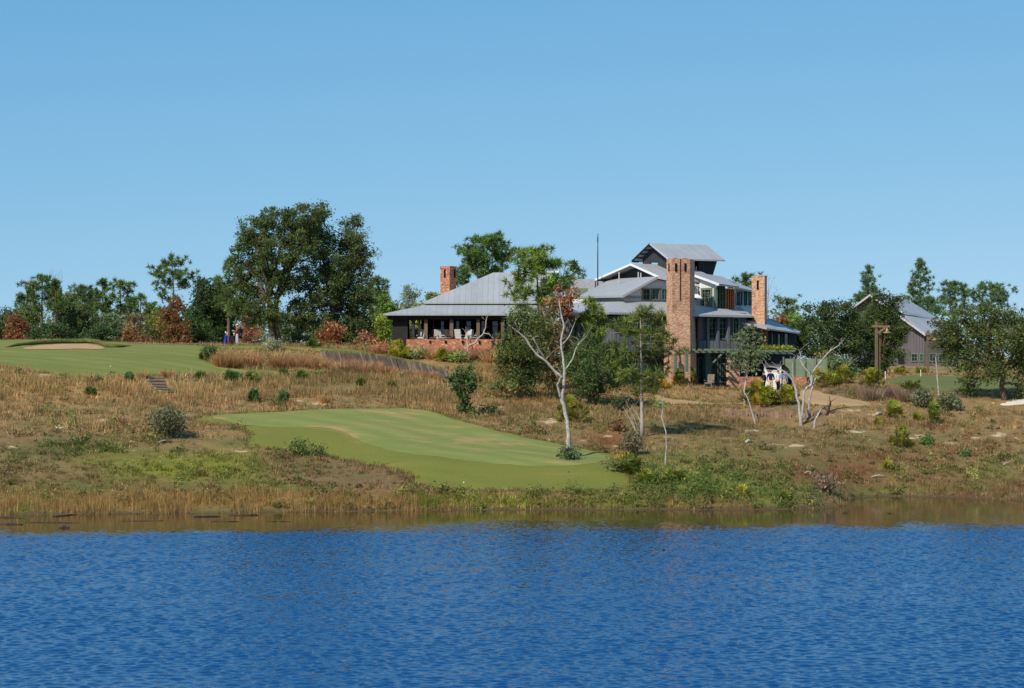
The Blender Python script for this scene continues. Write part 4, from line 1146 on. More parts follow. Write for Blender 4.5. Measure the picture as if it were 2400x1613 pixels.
MB().prism([(-8.1, yi + 2.2), (-7.85, yi + 2.2), (-7.85, yi + 2.5), (-8.1, yi + 2.5)], 6.5, ee).build('back_post', 'soffit', L)
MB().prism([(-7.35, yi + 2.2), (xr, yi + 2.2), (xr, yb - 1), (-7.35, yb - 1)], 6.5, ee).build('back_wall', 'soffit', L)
for px, wd, m_ in ((998, .26, 'wood'), (1058, .27, 'wood'), (1120.5, .25, 'wood'), (1178, .25, 'wood'), (968, .22, 'board_dark'), (983, .14, 'board_dark')):
    p = P(px, 770, y0 + .75); MB().box((p.x, p.y, (9.6 + ee - .35) / 2), (wd, wd, ee - .35 - 9.6), .1).build('porch_column', m_, L)
A_, B_ = Vector((-7.35, yi + 2.2)), Vector((xr, yi + 2.2))
for a, b, g_ in ((1032, 1042, 'pane'), (1066, 1078, 'pane_blue'), (1092, 1105, 'pane_blue'), (1127, 1138, 'pane_blue'), (1153, 1168, 'pane'), (1186, 1200, 'pane')): window(L, A_, B_, a, b, 750, 795, 1, 3, 'dark_metal', g_, fw=.06)
p = P(1016, 770, yi + 1.5); MB().box((p.x, p.y, (FZ + ee) / 2 - .2), (.09, .5, 1.7)).build('hearth_strip', 'brick_red', L)
for s in ([(-11, 187), (4, 187), (4, 208), (-11, 208)], [(7.5, 187.5), (8.3, 185), (19.6, 189), (24, 191), (24, 206), (4, 206)]): FOOT.append(np.array(s))

# handrail by the porch
hr = MB(); h0 = hit(897, 822); 
rt = P(912, 782, h0.y)
hr.tube([Vector((h0.x, h0.y, h0.z - .2)), P(899, 786, h0.y), rt, P(912, 800, h0.y - .1)], .035, 6); hr.tube([P(912, 782, h0.y), Vector((rt.x, h0.y, float(gz(rt.x, h0.y)) - .1))], .035, 6); hr.tube([P(899, 800, h0.y), P(912, 798, h0.y)], .025, 6)
tag(hr.build('handrail', 'dark_metal', org=tuple(h0)), 'dark metal stair handrail at the left end of the porch', 'handrail')

# ------------------------------------------------------------------ barn
BY = 250.0
bb = ground(2090, BY)
B = empty('barn', bb, 'grey board barn with a raised-middle metal roof behind the putting green', 'barn')
z0 = bb.z - .4
ba, bl, br = P(2039, 690, BY), P(1983, 731, BY + 3), P(2169, 784, BY - 2.5)
dp = Vector((3.2, 10.5, 0))
b0, b1_, b2_ = XY(1990, BY + 2.8), XY(2166, BY - 1.9), XY(2232, BY - 1.0)
zz = lambda px, py: P(px, py, on_line(b0, b1_, px).y).z
pt = lambda px, z: Vector((*on_line(b0, b1_, px), z))
MB().slab([pt(1990, z0), pt(2166, z0), pt(2166, zz(2166, 786)), pt(2039, zz(2039, 695)), pt(1990, zz(1990, 729))], 9.0, dp).build('barn_wall', 'barn_board', B)
MB().prism([b1_, b2_, b2_ + Vector((2.2, 8.5)), b1_ + Vector((2.6, 8.8))], z0, zz(2166, 800)).build('lean_to_wall', 'barn_board', B)
roof(B, [ba, br, br + Vector((.9, 3.2, 0)), ba + Vector((.9, 3.2, 0))], 'barn_roof', .18)
roof(B, [bl, ba, ba + dp, bl + dp], 'barn_roof', .18)
u_a, u_b, u_c, u_d = P(2043, 689, BY + 1.0), P(2119, 697, BY + 11), P(2205, 750, BY + 8), P(2113, 729.5, BY + .6)
u_a.z += .12; roof(B, [u_a, u_d, u_c, u_b], 'upper_roof', .18)
fascia(B, ba, br, .2, .06, 'grey_metal'); fascia(B, bl, ba, .2, .06, 'grey_metal'); fascia(B, u_d, u_c, .2, .06)
MB().prism([XY(2118, BY + 1.4), XY(2200, BY + 8.4), XY(2190, BY + 11), XY(2110, BY + 5)], z0, P(0, 742, BY + 4).z).build('clerestory_wall', 'barn_board', B)
roof(B, [P(2113, 735, BY + 1.2), P(2172, 783, BY - 1.9), P(2250, 792, BY + 3), P(2206, 752, BY + 8)], 'lean_to_roof', .15)
for a, b in ((2136, 2152), (2156, 2172)): window(B, b0, b1_, a, min(b, 2165.5), 828, 848, 2, 2, 'trim_green', fw=.10)
for a, b in ((2177, 2194), (2198, 2216)): window(B, b1_, b2_, a, b, 828, 848, 2, 2, 'trim_green', fw=.10)
window(B, b0, b1_, 2106, 2120, 834, 852, 2, 2, 'dark_metal', fw=.08)

# ------------------------------------------------------------------ lamp posts
def lamp_post(label, posts, Y, arm, lamp_px, lamp_py, brace, mat):
    b = ground(posts[0][0], Y)
    t = empty('lamp_post', b, label, 'lamp post')
    for px, top in posts:
        g = ground(px, Y); p = P(px, top, Y)
        MB().box((g.x, g.y + (.0 if px == posts[0][0] else .25), (g.z + p.z) / 2 - .1), (.19, .19, p.z - g.z + .2), .3).build('post', mat, t)
    MB().beam(P(arm[0], arm[2], Y - .02), P(arm[1], arm[2] + .5, Y - .3), .15, .17).build('arm', mat, t)
    MB().beam(P(brace[0], brace[1], Y - .18), P(brace[2], brace[3], Y - .26), .14, .18).build('brace', mat, t)
    c = P(lamp_px, lamp_py, Y - .3); s = Y / F
    la = MB().lathe(c, [(.02, .42), (.07, .40), (.10, .24), (.16, .12), (.36, 0), (.37, -.04), (.30, -.02), (.05, .10)], 14).build('lamp_shade', 'lamp_brass', t, smooth=True)
    MB().tube([c + Vector((0, 0, .4)), P(lamp_px, arm[2], Y - .3)], .03, 6).build('hanger', 'dark_metal', la)
lamp_post('tall double timber lamp post with a bell-shaped shade before the dark oaks', [(2054, 754), (2061, 758)], 196, (2044, 2086, 765), 2079, 780, (2057, 781, 2075, 768), 'wood_tan')
lamp_post('single timber lamp post in front of the barn wall', [(2175, 775)], 205, (2168, 2192, 783), 2191, 797, (2176, 796, 2189, 785), 'wood')
for lb, px, py, h in (('thin white stake left of the green below the barn', 2075, 892, 20), ('thin white stake on the green below the barn', 2158, 884, 16)):
    b = hit(px, py); o = MB().tube([b - Vector((0, 0, .1)), P(px, py - h, b.y)], [.035, .03], 6).ball(P(px, py - h, b.y), .05).build('marker_stake', 'trim_white', org=tuple(b)); tag(o, lb, 'stake')

# ------------------------------------------------------------------ plank wall, steps, fence, hut
def plank_wall(name, label, top, hgts, n, mats, seed, slant=11, lean=.45, cap=True, wd=.13, names=('planks', 'pale_planks'), jag=1.2, each=False):
    b = hit(top[len(top) // 2][0], top[len(top) // 2][1] + hgts[len(top) // 2])
    t = empty(name, b, label, 'retaining wall'); rr = random.Random(seed); mb = MB(); pale = MB(); capm = MB(); prev = None; foot = []
    for i in range(n):
        u = i / (n - 1) * (len(top) - 1); k = min(int(u), len(top) - 2); f = u - k
        ip = lambda q: q[k] * (1 - f) + q[k + 1] * f
        px = ip([p[0] for p in top]); py = ip([p[1] for p in top]); hg = ip(hgts)
        Yb = hit(px + slant, py + hg).y
        a = P(px, py + rr.uniform(-jag, jag), Yb + lean); c = P(px + slant + rr.uniform(-2, 2), py + hg + 2, Yb - .02)
        k_ = rr.random() < .18; w_ = wd * rr.uniform(.75, 1.15)
        if each: MB().beam(a, c, w_, .12).build('log', mats[int(k_)], t)
        else: (pale if k_ else mb).beam(a, c, w_, .09)
        foot.append((c.x, c.y))
        e = hit(px, py - 3); cur = (P(px - 1, py + .5, Yb + lean + .03), Vector((e.x, e.y + .4, e.z + .02)))
        if cap and prev: capm.slab([prev[0], cur[0], cur[1], prev[1]], .05)
        prev = cur
    if not each: mb.build(names[0], mats[0], t); pale.build(names[1], mats[1], t)
    if cap: capm.build('turf_cap', T_bank, t)
    FOOT.append(np.array([(x, y - .8) for x, y in foot] + [(x, y + 1.6) for x, y in foot[::-1]]))
plank_wall('plank_wall', 'weathered leaning plank wall holding the bank below the terrace', [(752, 823), (800, 825), (861, 829.5), (917, 836), (985, 852), (1046, 871)], [24, 26, 30, 33, 30, 18], 70, ('timber_grey', 'timber_pale'), 9, jag=2.6)
plank_wall('log_bulkhead', 'low brown bulkhead of broken upright logs below the sandy path', [(1690, 962), (1740, 960), (1800, 960), (1850, 961), (1905, 966), (1955, 971)], [8, 17, 20, 19, 12, 6], 44, ('log_brown', 'log_brown'), 19, 2, .15, False, .16, None, 6, True)

t = empty('wooden_steps', hit(368, 918), 'weathered wooden steps going up to the fairway', 'steps')
for i, (a, b_, py) in enumerate(((346, 381, 886), (345, 384, 894), (346, 386, 901), (354, 389, 907), (363, 396, 913), (374, 402, 919))):
    p, q = hit(a, py), hit(b_, py + 1.2)
    MB().beam(p + Vector((0, 0, .08)), q + Vector((0, 0, .08)), .42, .12).build('tread', 'tread', t)
p, q = hit(347, 885), hit(372, 918); MB().beam(p + Vector((-.1, 0, .02)), q + Vector((-.3, 0, .02)), .1, .2).build('stringer', 'timber_grey', t)

fb = ground(1870, 189.4)
FOOT.append(np.array([tuple(hit(338, 884)[:2]), tuple(hit(390, 884)[:2]), tuple(hit(408, 925)[:2]), tuple(hit(350, 925)[:2])]))
Fn = empty('board_fence', fb, 'sage green horizontal board fence beside the white hut', 'fence')
f_a, f_b = XY(1836, 188.9), XY(1937, 189.3); zf0, zf1 = P(0, 884, 189.5).z, P(0, 841, 189.5).z
MB().slab([(f_a.x, f_a.y, zf0), (f_b.x, f_b.y, zf0), (f_b.x, f_b.y, zf1), (f_a.x, f_a.y, zf1)], .06, (0, 1, 0)).build('board_panel', 'green_boards', Fn)
for px in (1836, 1860, 1886, 1911, 1937):
    p = on_line(f_a, f_b, px); MB().box((p.x, p.y - .06, (zf1 + fb.z) / 2), (.12, .12, zf1 - fb.z + .3)).build('post', 'trim_green', Fn)
MB().prism([XY(1856, 188.7), XY(1890, 188.8), XY(1890, 189.4), XY(1856, 189.3)], 5.4, zf0 + .02).build('brick_base', 'brick_red', Fn)

hb_ = ground(1812, 188.3)
Hn = empty('serving_hut', hb_, 'small white serving hut with a dark roof behind the people on the terrace', 'hut')
hz0, hz1 = hb_.z - .2, P(0, 854, 188).z
h1, h2 = XY(1793, 188.3), XY(1831, 188.3)
MB().prism([h1, h2, h2 + Vector((0, .9)), h1 + Vector((0, .9))], hz0, hz1).build('hut_wall', 'trim_white', Hn)
p, q = on_line(h1, h2, 1796), on_line(h1, h2, 1822)
MB().slab([(p.x, p.y - .03, P(0, 867, 188).z), (q.x, q.y - .03, P(0, 867, 188).z), (q.x, q.y - .03, P(0, 862, 188).z), (p.x, p.y - .03, P(0, 862, 188).z)], .05, (0, 1, 0)).build('hatch', 'black', Hn)
MB().slab([P(1832, 851, 188.2), P(1848, 864, 188.7), P(1848, 862, 190), P(1832, 850, 190)], .08).build('hut_roof', 'dark_metal', Hn)
MB().slab([P(1790, 853, 187.7), P(1832, 852, 188.2), P(1832, 850, 190), P(1790, 851, 190)], .06).build('hut_roof', 'dark_metal', Hn)

rr_ = np.random.default_rng(500)
def vine(label, pts, w, h, seed, col):
    r = np.random.default_rng(seed); a, b = pts; n = 1700
    t = r.random(n)[:, None]; C0 = np.array(a) * (1 - t) + np.array(b) * t + r.normal(size=(n, 3)) * np.array((.1, w, h)); C0[:, 2] += abs(r.normal(0, .06, n))
    o = np_mesh('climbing_vine', leaf_quads(C0, .07, r), 4, np.repeat(jitter(col, n, r, .3), 4, 0), 'leaf', org=tuple(a)); tag(o, label, 'vine')
vine('olive vine growing along the top of the far pergola', (P(1765, 817, 189.2), P(1860, 818, 191.2)), .4, .10, 501, (110, 112, 44))

# ------------------------------------------------------------------ chairs and tables on the porch
def chair(label, px, Y, z, mat, rz, kind='lounge'):
    b = Vector((XY(px, Y).x, Y, z))
    t = empty('porch_chair', b, label, 'chair', 'chairs on the brick porch'); R = Matrix.Rotation(rz, 3, 'Z')
    def bx(name, c, d, tilt=0.):
        M3 = R @ Matrix.Rotation(tilt, 3, 'X')
        MB().box(R @ Vector(c) + b, d, M3=M3).build(name, mat, t)
    bx('seat', (0, 0, .40), (.58, .58, .12)); bx('backrest', (0, .30, .74), (.56, .10, .66), -.2)
    for sx in (-1, 1):
        bx('armrest', (sx * .31, 0, .60), (.07, .56, .06))
        for sy in (-1, 1): bx('leg', (sx * .27, sy * .25, .17), (.06, .06, .34))
    return t
for lb, px, Y, m_, rz in (('brown wicker chair at the far left of the porch row', 974, 188.7, 'wicker', .3), ('white chair beside the first lit porch column', 989, 188.6, 'fabric_white', -.5),
    ('brown wicker chair right of the first lit porch column', 1017, 188.8, 'wicker', -.2), ('white chair left of the low white table', 1030, 188.6, 'fabric_white', .5), ('white chair behind the low white table', 1041, 189.3, 'fabric_white', -.2),
    ('dark brown chair below the middle porch column', 1058, 188.6, 'wicker', .6), ('white high-backed chair right of the middle porch column', 1078, 188.6, 'fabric_white', 2.6),
    ('white low chair beside the crooked dead tree', 1094, 188.7, 'fabric_white', -.6), ('white low chair by the right porch column', 1106, 188.8, 'fabric_white', .4)): chair(lb, px, Y + .25, 9.62, m_, rz)
for lb, px in (('low pale table between the white porch chairs', 1049), ('low pale table near the right porch column', 1112)):
    b = Vector((XY(px, 188.7).x, 188.7, 9.62)); t = empty('low_table', b, lb, 'table')
    MB().box(b + Vector((0, 0, .38)), (.62, .5, .06)).build('table_top', 'stone', t)
    for sx in (-.25, .25):
        for sy in (-.18, .18): MB().box(b + Vector((sx, sy, .175)), (.05, .05, .35)).build('leg', 'stone', t)
pc = ground(1664, 184.3)
ch_ = chair('grey garden chair in front of the terrace glass doors', 1663, 184.2, float(gz(XY(1663, 184.2).x, 184.2)) + .05, 'timber_pale', -.5); ch_['group'] = 'garden chair'; ch_.name = 'garden_chair'

# ------------------------------------------------------------------ driftwood along the bank
for i, (lb, a, b_, th) in enumerate([('dark driftwood log angled out from the reeds at far left', (123, 1212), (201, 1204), 3.2), ('half sunk log at the left edge against the green reeds', (-10, 1213), (50, 1215), 2.6),
    ('outer floating log cut by the left edge', (-10, 1229), (54, 1230), 3.4), ('long thin floating log beyond the reeds, left', (59, 1225), (193, 1226), 2.6), ('rounded dark lump of wood lying furthest out', (136, 1238), (163, 1238), 5),
    ('thin broken stick floating off the middle reeds', (284, 1222), (383, 1221), 1.8), ('dark straight log at the reed edge near the middle', (453, 1212), (520, 1211), 2.8), ('dark log tucked into the reeds right of the straight log', (536, 1209), (606, 1208), 2.8),
    ('thin stick floating off the straight log', (493, 1222), (562, 1223), 1.7), ('thin dark stick off the right reeds', (626, 1223), (682, 1223), 1.5), ('small dark stump in the inlet by the reeds', (2216, 1165), (2236, 1166), 4), ('small dark snag in the calm water of the inlet', (1976, 1203), (1986, 1203), 4),
    ('second small dark snag in the inlet water', (2080, 1204), (2088, 1204), 3.4), ('single tiny dark stick far out on the blue water', (1553, 1290), (1559, 1289), 3)]):
    Ya, Yb_ = EYE * F / (a[1] - HY), EYE * F / (b_[1] - HY)
    rg = np.random.default_rng(600 + i); A_ = P(a[0], a[1], Ya); B2 = P(b_[0], b_[1], Yb_); s = Ya / F
    pts = [A_.lerp(B2, q) + Vector((0, 0, rg.normal() * .3 * th * s + .2 * th * s)) for q in np.linspace(0, 1, 7)]
    rad = [th * s * k for k in (.35, .6, .75, .8, .75, .6, .25)]
    o = MB().tube(pts, rad, 7).build('driftwood_log', 'driftwood', org=tuple(A_), smooth=True); tag(o, lb, 'log', 'driftwood in the lake')
for lb, px, py, ln in (('dark rotting log lying behind the pale twisted limb', 604, 806, 30), ('second dark log left of the oak trunk', 625, 806, 16)):
    p = P(px - ln / 2, py, 205.6); p.z = float(gz(p.x, p.y)) + .18; q = p + Vector((ln * 205.6 / F, .3, .02))
    o = MB().tube([p, p.lerp(q, .3), p.lerp(q, .7), q], [.2, .26, .24, .16], 8).build('fallen_log', 'driftwood', org=tuple(p), smooth=True); tag(o, lb, 'log')
for lb, px, py in (('tiny white marker on the fairway above the steps', 259, 862), ('small pale marker on the lower edge of the tee', 1087, 1136)):
    p = hit(px, py); o = MB().ball(p + Vector((0, 0, .10)), .045).box(p + Vector((0, 0, .03)), (.02, .02, .10)).build('tee_marker', 'trim_white', org=tuple(p)); tag(o, lb, 'marker')
for i, (lb, px, py, w) in enumerate((('pale weathered root lump in the rough above the slope palmetto', 2060, 975, 16), ('pale broken wood piece on the right slope', 2360, 1092, 18), ('pale driftwood piece on the red slope', 1895, 1113, 20), ('pale bent branch lying below the wiry shrub', 385, 1040, 30),
    ('long thin branch lying on the red slope', 2060, 1122, 36), ('dead brown stump low on the slope left of the tee', 842, 1145, 16), ('pale broken branch right of the pale leaning pole', 1755, 1040, 16))):
    p = hit(px - w / 2, py); q = hit(px + w / 2, py - 2); rg = np.random.default_rng(700 + i)
    pts = [p.lerp(q, k) + Vector((0, 0, .06 + .1 * math.sin(pi * k))) for k in np.linspace(0, 1, 5)]
    th = .12 if w < 18 else .05
    o = MB().tube(pts, [th * .6, th, th * .9, th * .7, th * .3], 6).build('fallen_branch', 'driftwood' if 'brown' in lb else 'deadwood', org=tuple(p), smooth=True); tag(o, lb, 'branch')

# ------------------------------------------------------------------ trees
DK = (70, 80, 44); MID = (80, 92, 48); OLV = (92, 98, 52); GRY = (98, 106, 80); RUST = (106, 78, 48); RED = (110, 74, 48); BRN = (122, 100, 66)
YB = 204.0
# the big live oak and its neighbour
broadleaf('oak_tree', 'huge spreading dark live oak, the largest tree, twin trunks beside the golfer', 'tree', ground(642, YB), YB,
    [(655, 520, 50, 36), (705, 505, 42, 30), (762, 495, 22, 18), (735, 512, 40, 28), (598, 552, 42, 42), (568, 605, 30, 48), (648, 590, 55, 50), (712, 572, 48, 46), (600, 665, 48, 42),
     (655, 665, 45, 40), (565, 655, 24, 30), (600, 728, 52, 34), (690, 640, 42, 44), (648, 735, 40, 30), (560, 720, 26, 26), (625, 620, 40, 40), (575, 690, 34, 38), (700, 545, 40, 36), (590, 585, 34, 36), (630, 548, 40, 34), (735, 540, 34, 30)],
    (72, 83, 44), 11, trunks=[(ground(640, YB), 0), (ground(655, YB + .6), 0)], tr=.27, leaf=.075, lai=3.9, clump=.52)
broadleaf('oak_tree', 'tall live oak merging with the right flank of the huge oak', 'tree', ground(765, YB + 2), YB + 2,
    [(802, 552, 40, 36), (830, 528, 14, 22), (842, 585, 30, 40), (790, 615, 46, 44), (845, 640, 32, 32), (765, 660, 48, 42), (815, 690, 50, 40), (745, 722, 48, 36), (800, 745, 60, 36),
     (848, 720, 38, 40), (760, 775, 40, 24), (868, 594, 20, 7), (700, 735, 36, 34), (755, 600, 34, 40), (840, 775, 40, 26), (715, 690, 34, 34), (740, 560, 36, 36), (822, 600, 36, 40), (790, 660, 46, 40), (848, 690, 30, 30), (720, 765, 40, 22)],
    (70, 81, 44), 12, tr=.26, leaf=.075, lai=3.9, clump=.6)
# behind the fairway
G = 'trees along the wooded edge behind the fairway'
oak('rust red scrub oak at the far edge of the fairway', 30, 740, 60, 812, 226, RED, 21, 'scrub_oak', group=G, tr=.08, leaf=.10)
oak('small dark oak tucked behind the rust red scrub oak', 24, 722, 70, 815, 250, DK, 22, group=G)
oak('low rounded oak between the red scrub oak and the dense pine', 66, 712, 66, 815, 256, MID, 23, group=G)
oak('wide dark oak under the bare grey tree', 152, 706, 104, 815, 250, (62, 78, 42), 24, group=G)
oak('dark oak standing under the shorter broad pine', 210, 716, 92, 815, 248, DK, 25, group=G)
oak('dusty grey-green oak under the flat-topped pine', 268, 735, 86, 818, 244, (82, 96, 66), 26, group=G)
oak('half bare tan oak below the small airy pine', 318, 735, 84, 818, 250, BRN, 27, group=G, lai=2.2, bark='bark_pale')
oak('olive yellow oak between the tan oak and the red oak', 368, 728, 66, 818, 252, (106, 106, 50), 28, group=G)
oak('tall rust red oak beside the dense dark oak', 414, 700, 70, 812, 228, RUST, 29, 'red_oak', group=G, leaf=.10, tr=.1)
oak('knee high rust bush below the tan oak', 300, 772, 46, 812, 222, RUST, 30, 'scrub_oak', 'shrub', group=G, tr=.05, k=5)
oak('small crimson bush beside the red oak', 337, 790, 34, 812, 220, RED, 31, 'scrub_oak', 'shrub', group=G, tr=.04, k=4)
oak('dense dark round-topped oak next to the red oak', 482, 655, 112, 815, 238, (56, 72, 36), 32, group=G, k=10)
oak('dark oak filling the gap between pine and huge oak', 545, 690, 84, 815, 240, DK, 33, group=G)
oak('dark low oak at the foot of the dense oak', 450, 745, 90, 815, 232, (58, 76, 36), 34, group=G)
oak('dim low oak under the two broad pines', 120, 760, 110, 815, 236, (56, 72, 40), 35, group=G)
oak('dim low oak below the dusty oak', 235, 765, 110, 818, 232, (60, 76, 44), 36, group=G)
oak('low olive thicket oak below the olive oak', 372, 768, 80, 818, 234, (84, 84, 46), 37, group=G)
oak('orange-rust sapling behind the golfer', 592, 728, 58, 800, 214, (124, 82, 50), 38, 'scrub_oak', group=G, leaf=.11, tr=.05, lai=2.2)
oak('low rust scrub behind the fallen log', 578, 772, 62, 812, 209, (118, 86, 62), 39, 'scrub_oak', 'shrub', group=G, leaf=.1, tr=.04, lai=2)
oak('grey-green thicket between the twin trunks and the rust bush', 700, 740, 90, 810, 212, (84, 96, 60), 40, group=G, lai=2.6)
oak('dark thicket under the right flank of the huge oak', 835, 735, 90, 815, 211, (62, 76, 38), 41, group=G)
oak('rounded rust orange bush below the huge oak', 774, 760, 50, 814, 203, (122, 80, 54), 42, 'scrub_oak', 'shrub', group=G, leaf=.1, tr=.05)
oak('red-brown bush between the oaks and the dark porch', 872, 752, 50, 812, 208, (118, 76, 56), 43, 'scrub_oak', 'shrub', group=G, leaf=.1, tr=.05)
oak('low pink-brown scrub below the handrail', 850, 780, 74, 815, 203, (140, 96, 74), 44, 'scrub_oak', 'shrub', group=G, leaf=.1, tr=.04, lai=2, k=5)
oak('bright green tree right behind the porch corner', 902, 690, 74, 805, 232, (84, 106, 42), 45, group=G)
oak('yellow-green bush at the dark porch corner', 898, 735, 34, 812, 206, (112, 124, 44), 46, 'bush', 'shrub', group=G, tr=.05, k=5)
oak('pale grey leafless-looking oak left of the first chimney', 962, 668, 84, 800, 275, (112, 120, 98), 47, group=G, lai=2, bark='bark_pale')
oak('olive oak directly left of the first chimney', 1008, 682, 66, 800, 268, (98, 106, 62), 48, group=G)
oak('russet tree top showing above the porch roof', 925, 718, 56, 800, 250, (140, 98, 60), 49, 'red_oak', group=G, k=5)
oak('olive green oak seen through the open porch bay', 985, 720, 120, 812, 236, (128, 130, 58), 50, group=G)
GP = 'longleaf pines of the wood'
pine('dense round-topped pine beside the bare grey tree', 98, 648, 76, 244, 61, crown_py=735, shape='round', group=GP, nd=36)
pine('slender dense pine leaning on the bare grey tree', 129, 657, 40, 242, 62, crown_py=735, shape='cone', group=GP, nd=36)
pine('short broad pine left of the twin-topped pines', 192, 674, 66, 256, 63, crown_py=745, shape='round', group=GP, nd=34)
pine('pointed pine next to the flat-topped pine', 241, 655, 60, 252, 64, crown_py=745, shape='cone', group=GP, nd=36)
pine('flat-topped pine with open sky between its branches', 283, 660, 56, 246, 65, crown_py=740, shape='flat', skip=.25, group=GP, nd=34)
pine('small airy pine standing alone in a gap', 330, 692, 44, 266, 66, crown_py=745, shape='round', skip=.2, group=GP, nd=22)
pine('tallest lone pine rising above the red oak', 400, 597, 88, 240, 67, crown_py=715, shape='round', skip=.25, lean=.3, group=GP, nd=36)
pine('tall thin pine hugging the left flank of the huge oak', 536, 610, 66, 226, 68, crown_py=745, shape='cone', skip=.15, group=GP, nd=36)
pine('small bushy pine right of the huge oak', 884, 652, 52, 236, 69, crown_py=745, shape='round', group=GP, nd=36)
pine('broad round-crowned pine rising behind the porch roof', 1142, 560, 128, 226, 70, crown_py=660, shape='round', group=GP, nd=40, dens=1.5, col=(74, 94, 44))
pine('short pine squeezed between first chimney and round-crowned pine', 1084, 628, 62, 222, 71, crown_py=690, shape='round', group=GP, nd=34)
pine('pointed pine behind the rooftop units', 1344, 614, 60, 232, 72, crown_py=690, shape='cone', group=GP, nd=30)
pine('dark pine top beside the rear chimney', 1745, 647, 66, 236, 73, crown_py=712, shape='round', group=GP, nd=30)
pine('airy pine between the rear chimney and the dark oaks', 1846, 704, 62, 246, 74, crown_py=765, shape='flat', group=GP, nd=28)
pine('cone-shaped pine left of the barn gable', 2036, 624, 74, 290, 75, crown_py=750, shape='cone', group=GP, nd=30, col=(74, 92, 50))
pine('tall narrow pine rising behind the barn roof', 2157, 607, 84, 296, 76, crown_py=738, shape='cone', dens=1.15, group=GP, nd=32, col=(74, 92, 50))
pine('broad open pine right of the barn roof', 2238, 662, 88, 286, 77, crown_py=745, shape='round', group=GP, nd=28, col=(72, 92, 54))
pine('open pine nearest the edge above the big right oak', 2322, 666, 96, 286, 78, crown_py=745, shape='round', group=GP, nd=28, col=(72, 92, 54))
pine('low pine behind the barn lean-to', 2185, 700, 66, 280, 79, crown_py=760, shape='round', group=GP, nd=26, col=(72, 92, 52))
for lb, px, top, w, Y, sd, sh in (('thin pine poking up behind the rust red scrub oak', 48, 690, 44, 262, 401, 'cone'), ('slim pine between the dense round-topped pine and the edge scrub', 70, 676, 40, 264, 402, 'cone'), ('low broad pine filling the gap right of the bare grey tree', 160, 690, 54, 262, 403, 'round'),
    ('slim pine squeezed between the short broad and the pointed pine', 216, 682, 40, 262, 404, 'cone'), ('low pine at the right side of the flat-topped pine', 306, 700, 40, 262, 405, 'round'), ('low pine between the airy pine and the tallest pine', 356, 716, 44, 262, 406, 'round'),
    ('pine behind the gap between dense oak and huge oak', 508, 650, 56, 250, 407, 'cone'), ('thin pine behind the right flank of the huge oak', 866, 672, 36, 246, 408, 'cone')):
    pine(lb, px, top, w, Y, sd, crown_py=765, shape=sh, group=GP, nd=34)
# right of the lodge
oak('red-leaved tree behind the low porch wing', 1826, 738, 66, 800, 216, (110, 72, 46), 81, 'red_oak', leaf=.11)
oak('small green tree between the red tree and the dark oaks', 1868, 742, 60, 815, 214, (94, 110, 46), 82)
broadleaf('oak_tree', 'broad dark live oak right of the low porch wing', 'tree', ground(1925, 202), 202,
    [(1915, 735, 36, 26), (1955, 730, 40, 26), (1895, 775, 34, 34), (1945, 775, 46, 36), (1985, 765, 34, 34), (1905, 820, 42, 28), (1960, 820, 48, 32), (2005, 800, 36, 34), (1990, 740, 26, 24), (1870, 800, 22, 24)],
    (62, 76, 40), 83, tr=.16, leaf=.078, lai=3.8)
broadleaf('oak_tree', 'dark oak covering the left half of the barn gable', 'tree', ground(2076, 205), 205,
    [(2078, 712, 26, 24), (2050, 735, 36, 28), (2092, 742, 28, 30), (2065, 772, 44, 30), (2030, 770, 30, 30), (2088, 800, 34, 28), (2050, 812, 36, 28), (2108, 705, 12, 14), (2020, 815, 32, 30), (2100, 830, 24, 16), (2110, 775, 22, 26), (2075, 845, 26, 20), (2060, 700, 16, 16)],
    (64, 76, 38), 84, tr=.13, leaf=.078, lai=4.2)
oak('grey-green rounded bush beside the palmettos under the dark oak', 1962, 832, 92, 892, 194, (88, 100, 66), 85, 'bush', 'shrub', tr=.06, k=7)
oak('dark brownish bush behind the green fence', 1925, 828, 74, 880, 197, (92, 90, 50), 86, 'bush', 'shrub', tr=.05)
oak('dark understorey bush at the foot of the timber lamp posts', 2035, 842, 76, 892, 203, (60, 72, 40), 87, 'bush', 'shrub', tr=.05)
broadleaf('oak_tree', 'big spreading oak at the right edge shading the ground', 'tree', hit(2354, 938), hit(2354, 938).y,
    [(2250, 752, 40, 26), (2300, 742, 44, 28), (2355, 742, 44, 28), (2230, 800, 42, 34), (2285, 800, 50, 40), (2345, 800, 52, 40), (2395, 790, 36, 44), (2245, 850, 38, 30), (2295, 865, 42, 30),
     (2345, 860, 46, 28), (2390, 850, 34, 36), (2268, 900, 24, 22), (2205, 775, 26, 24), (2398, 905, 18, 34), (2220, 820, 28, 22), (2430, 830, 40, 60)],
    (76, 84, 44), 88, tr=.2, leaf=.078, lai=3.5)
oak('dark oak behind the big right-hand oak', 2402, 728, 84, 850, 225, (64, 76, 42), 89)
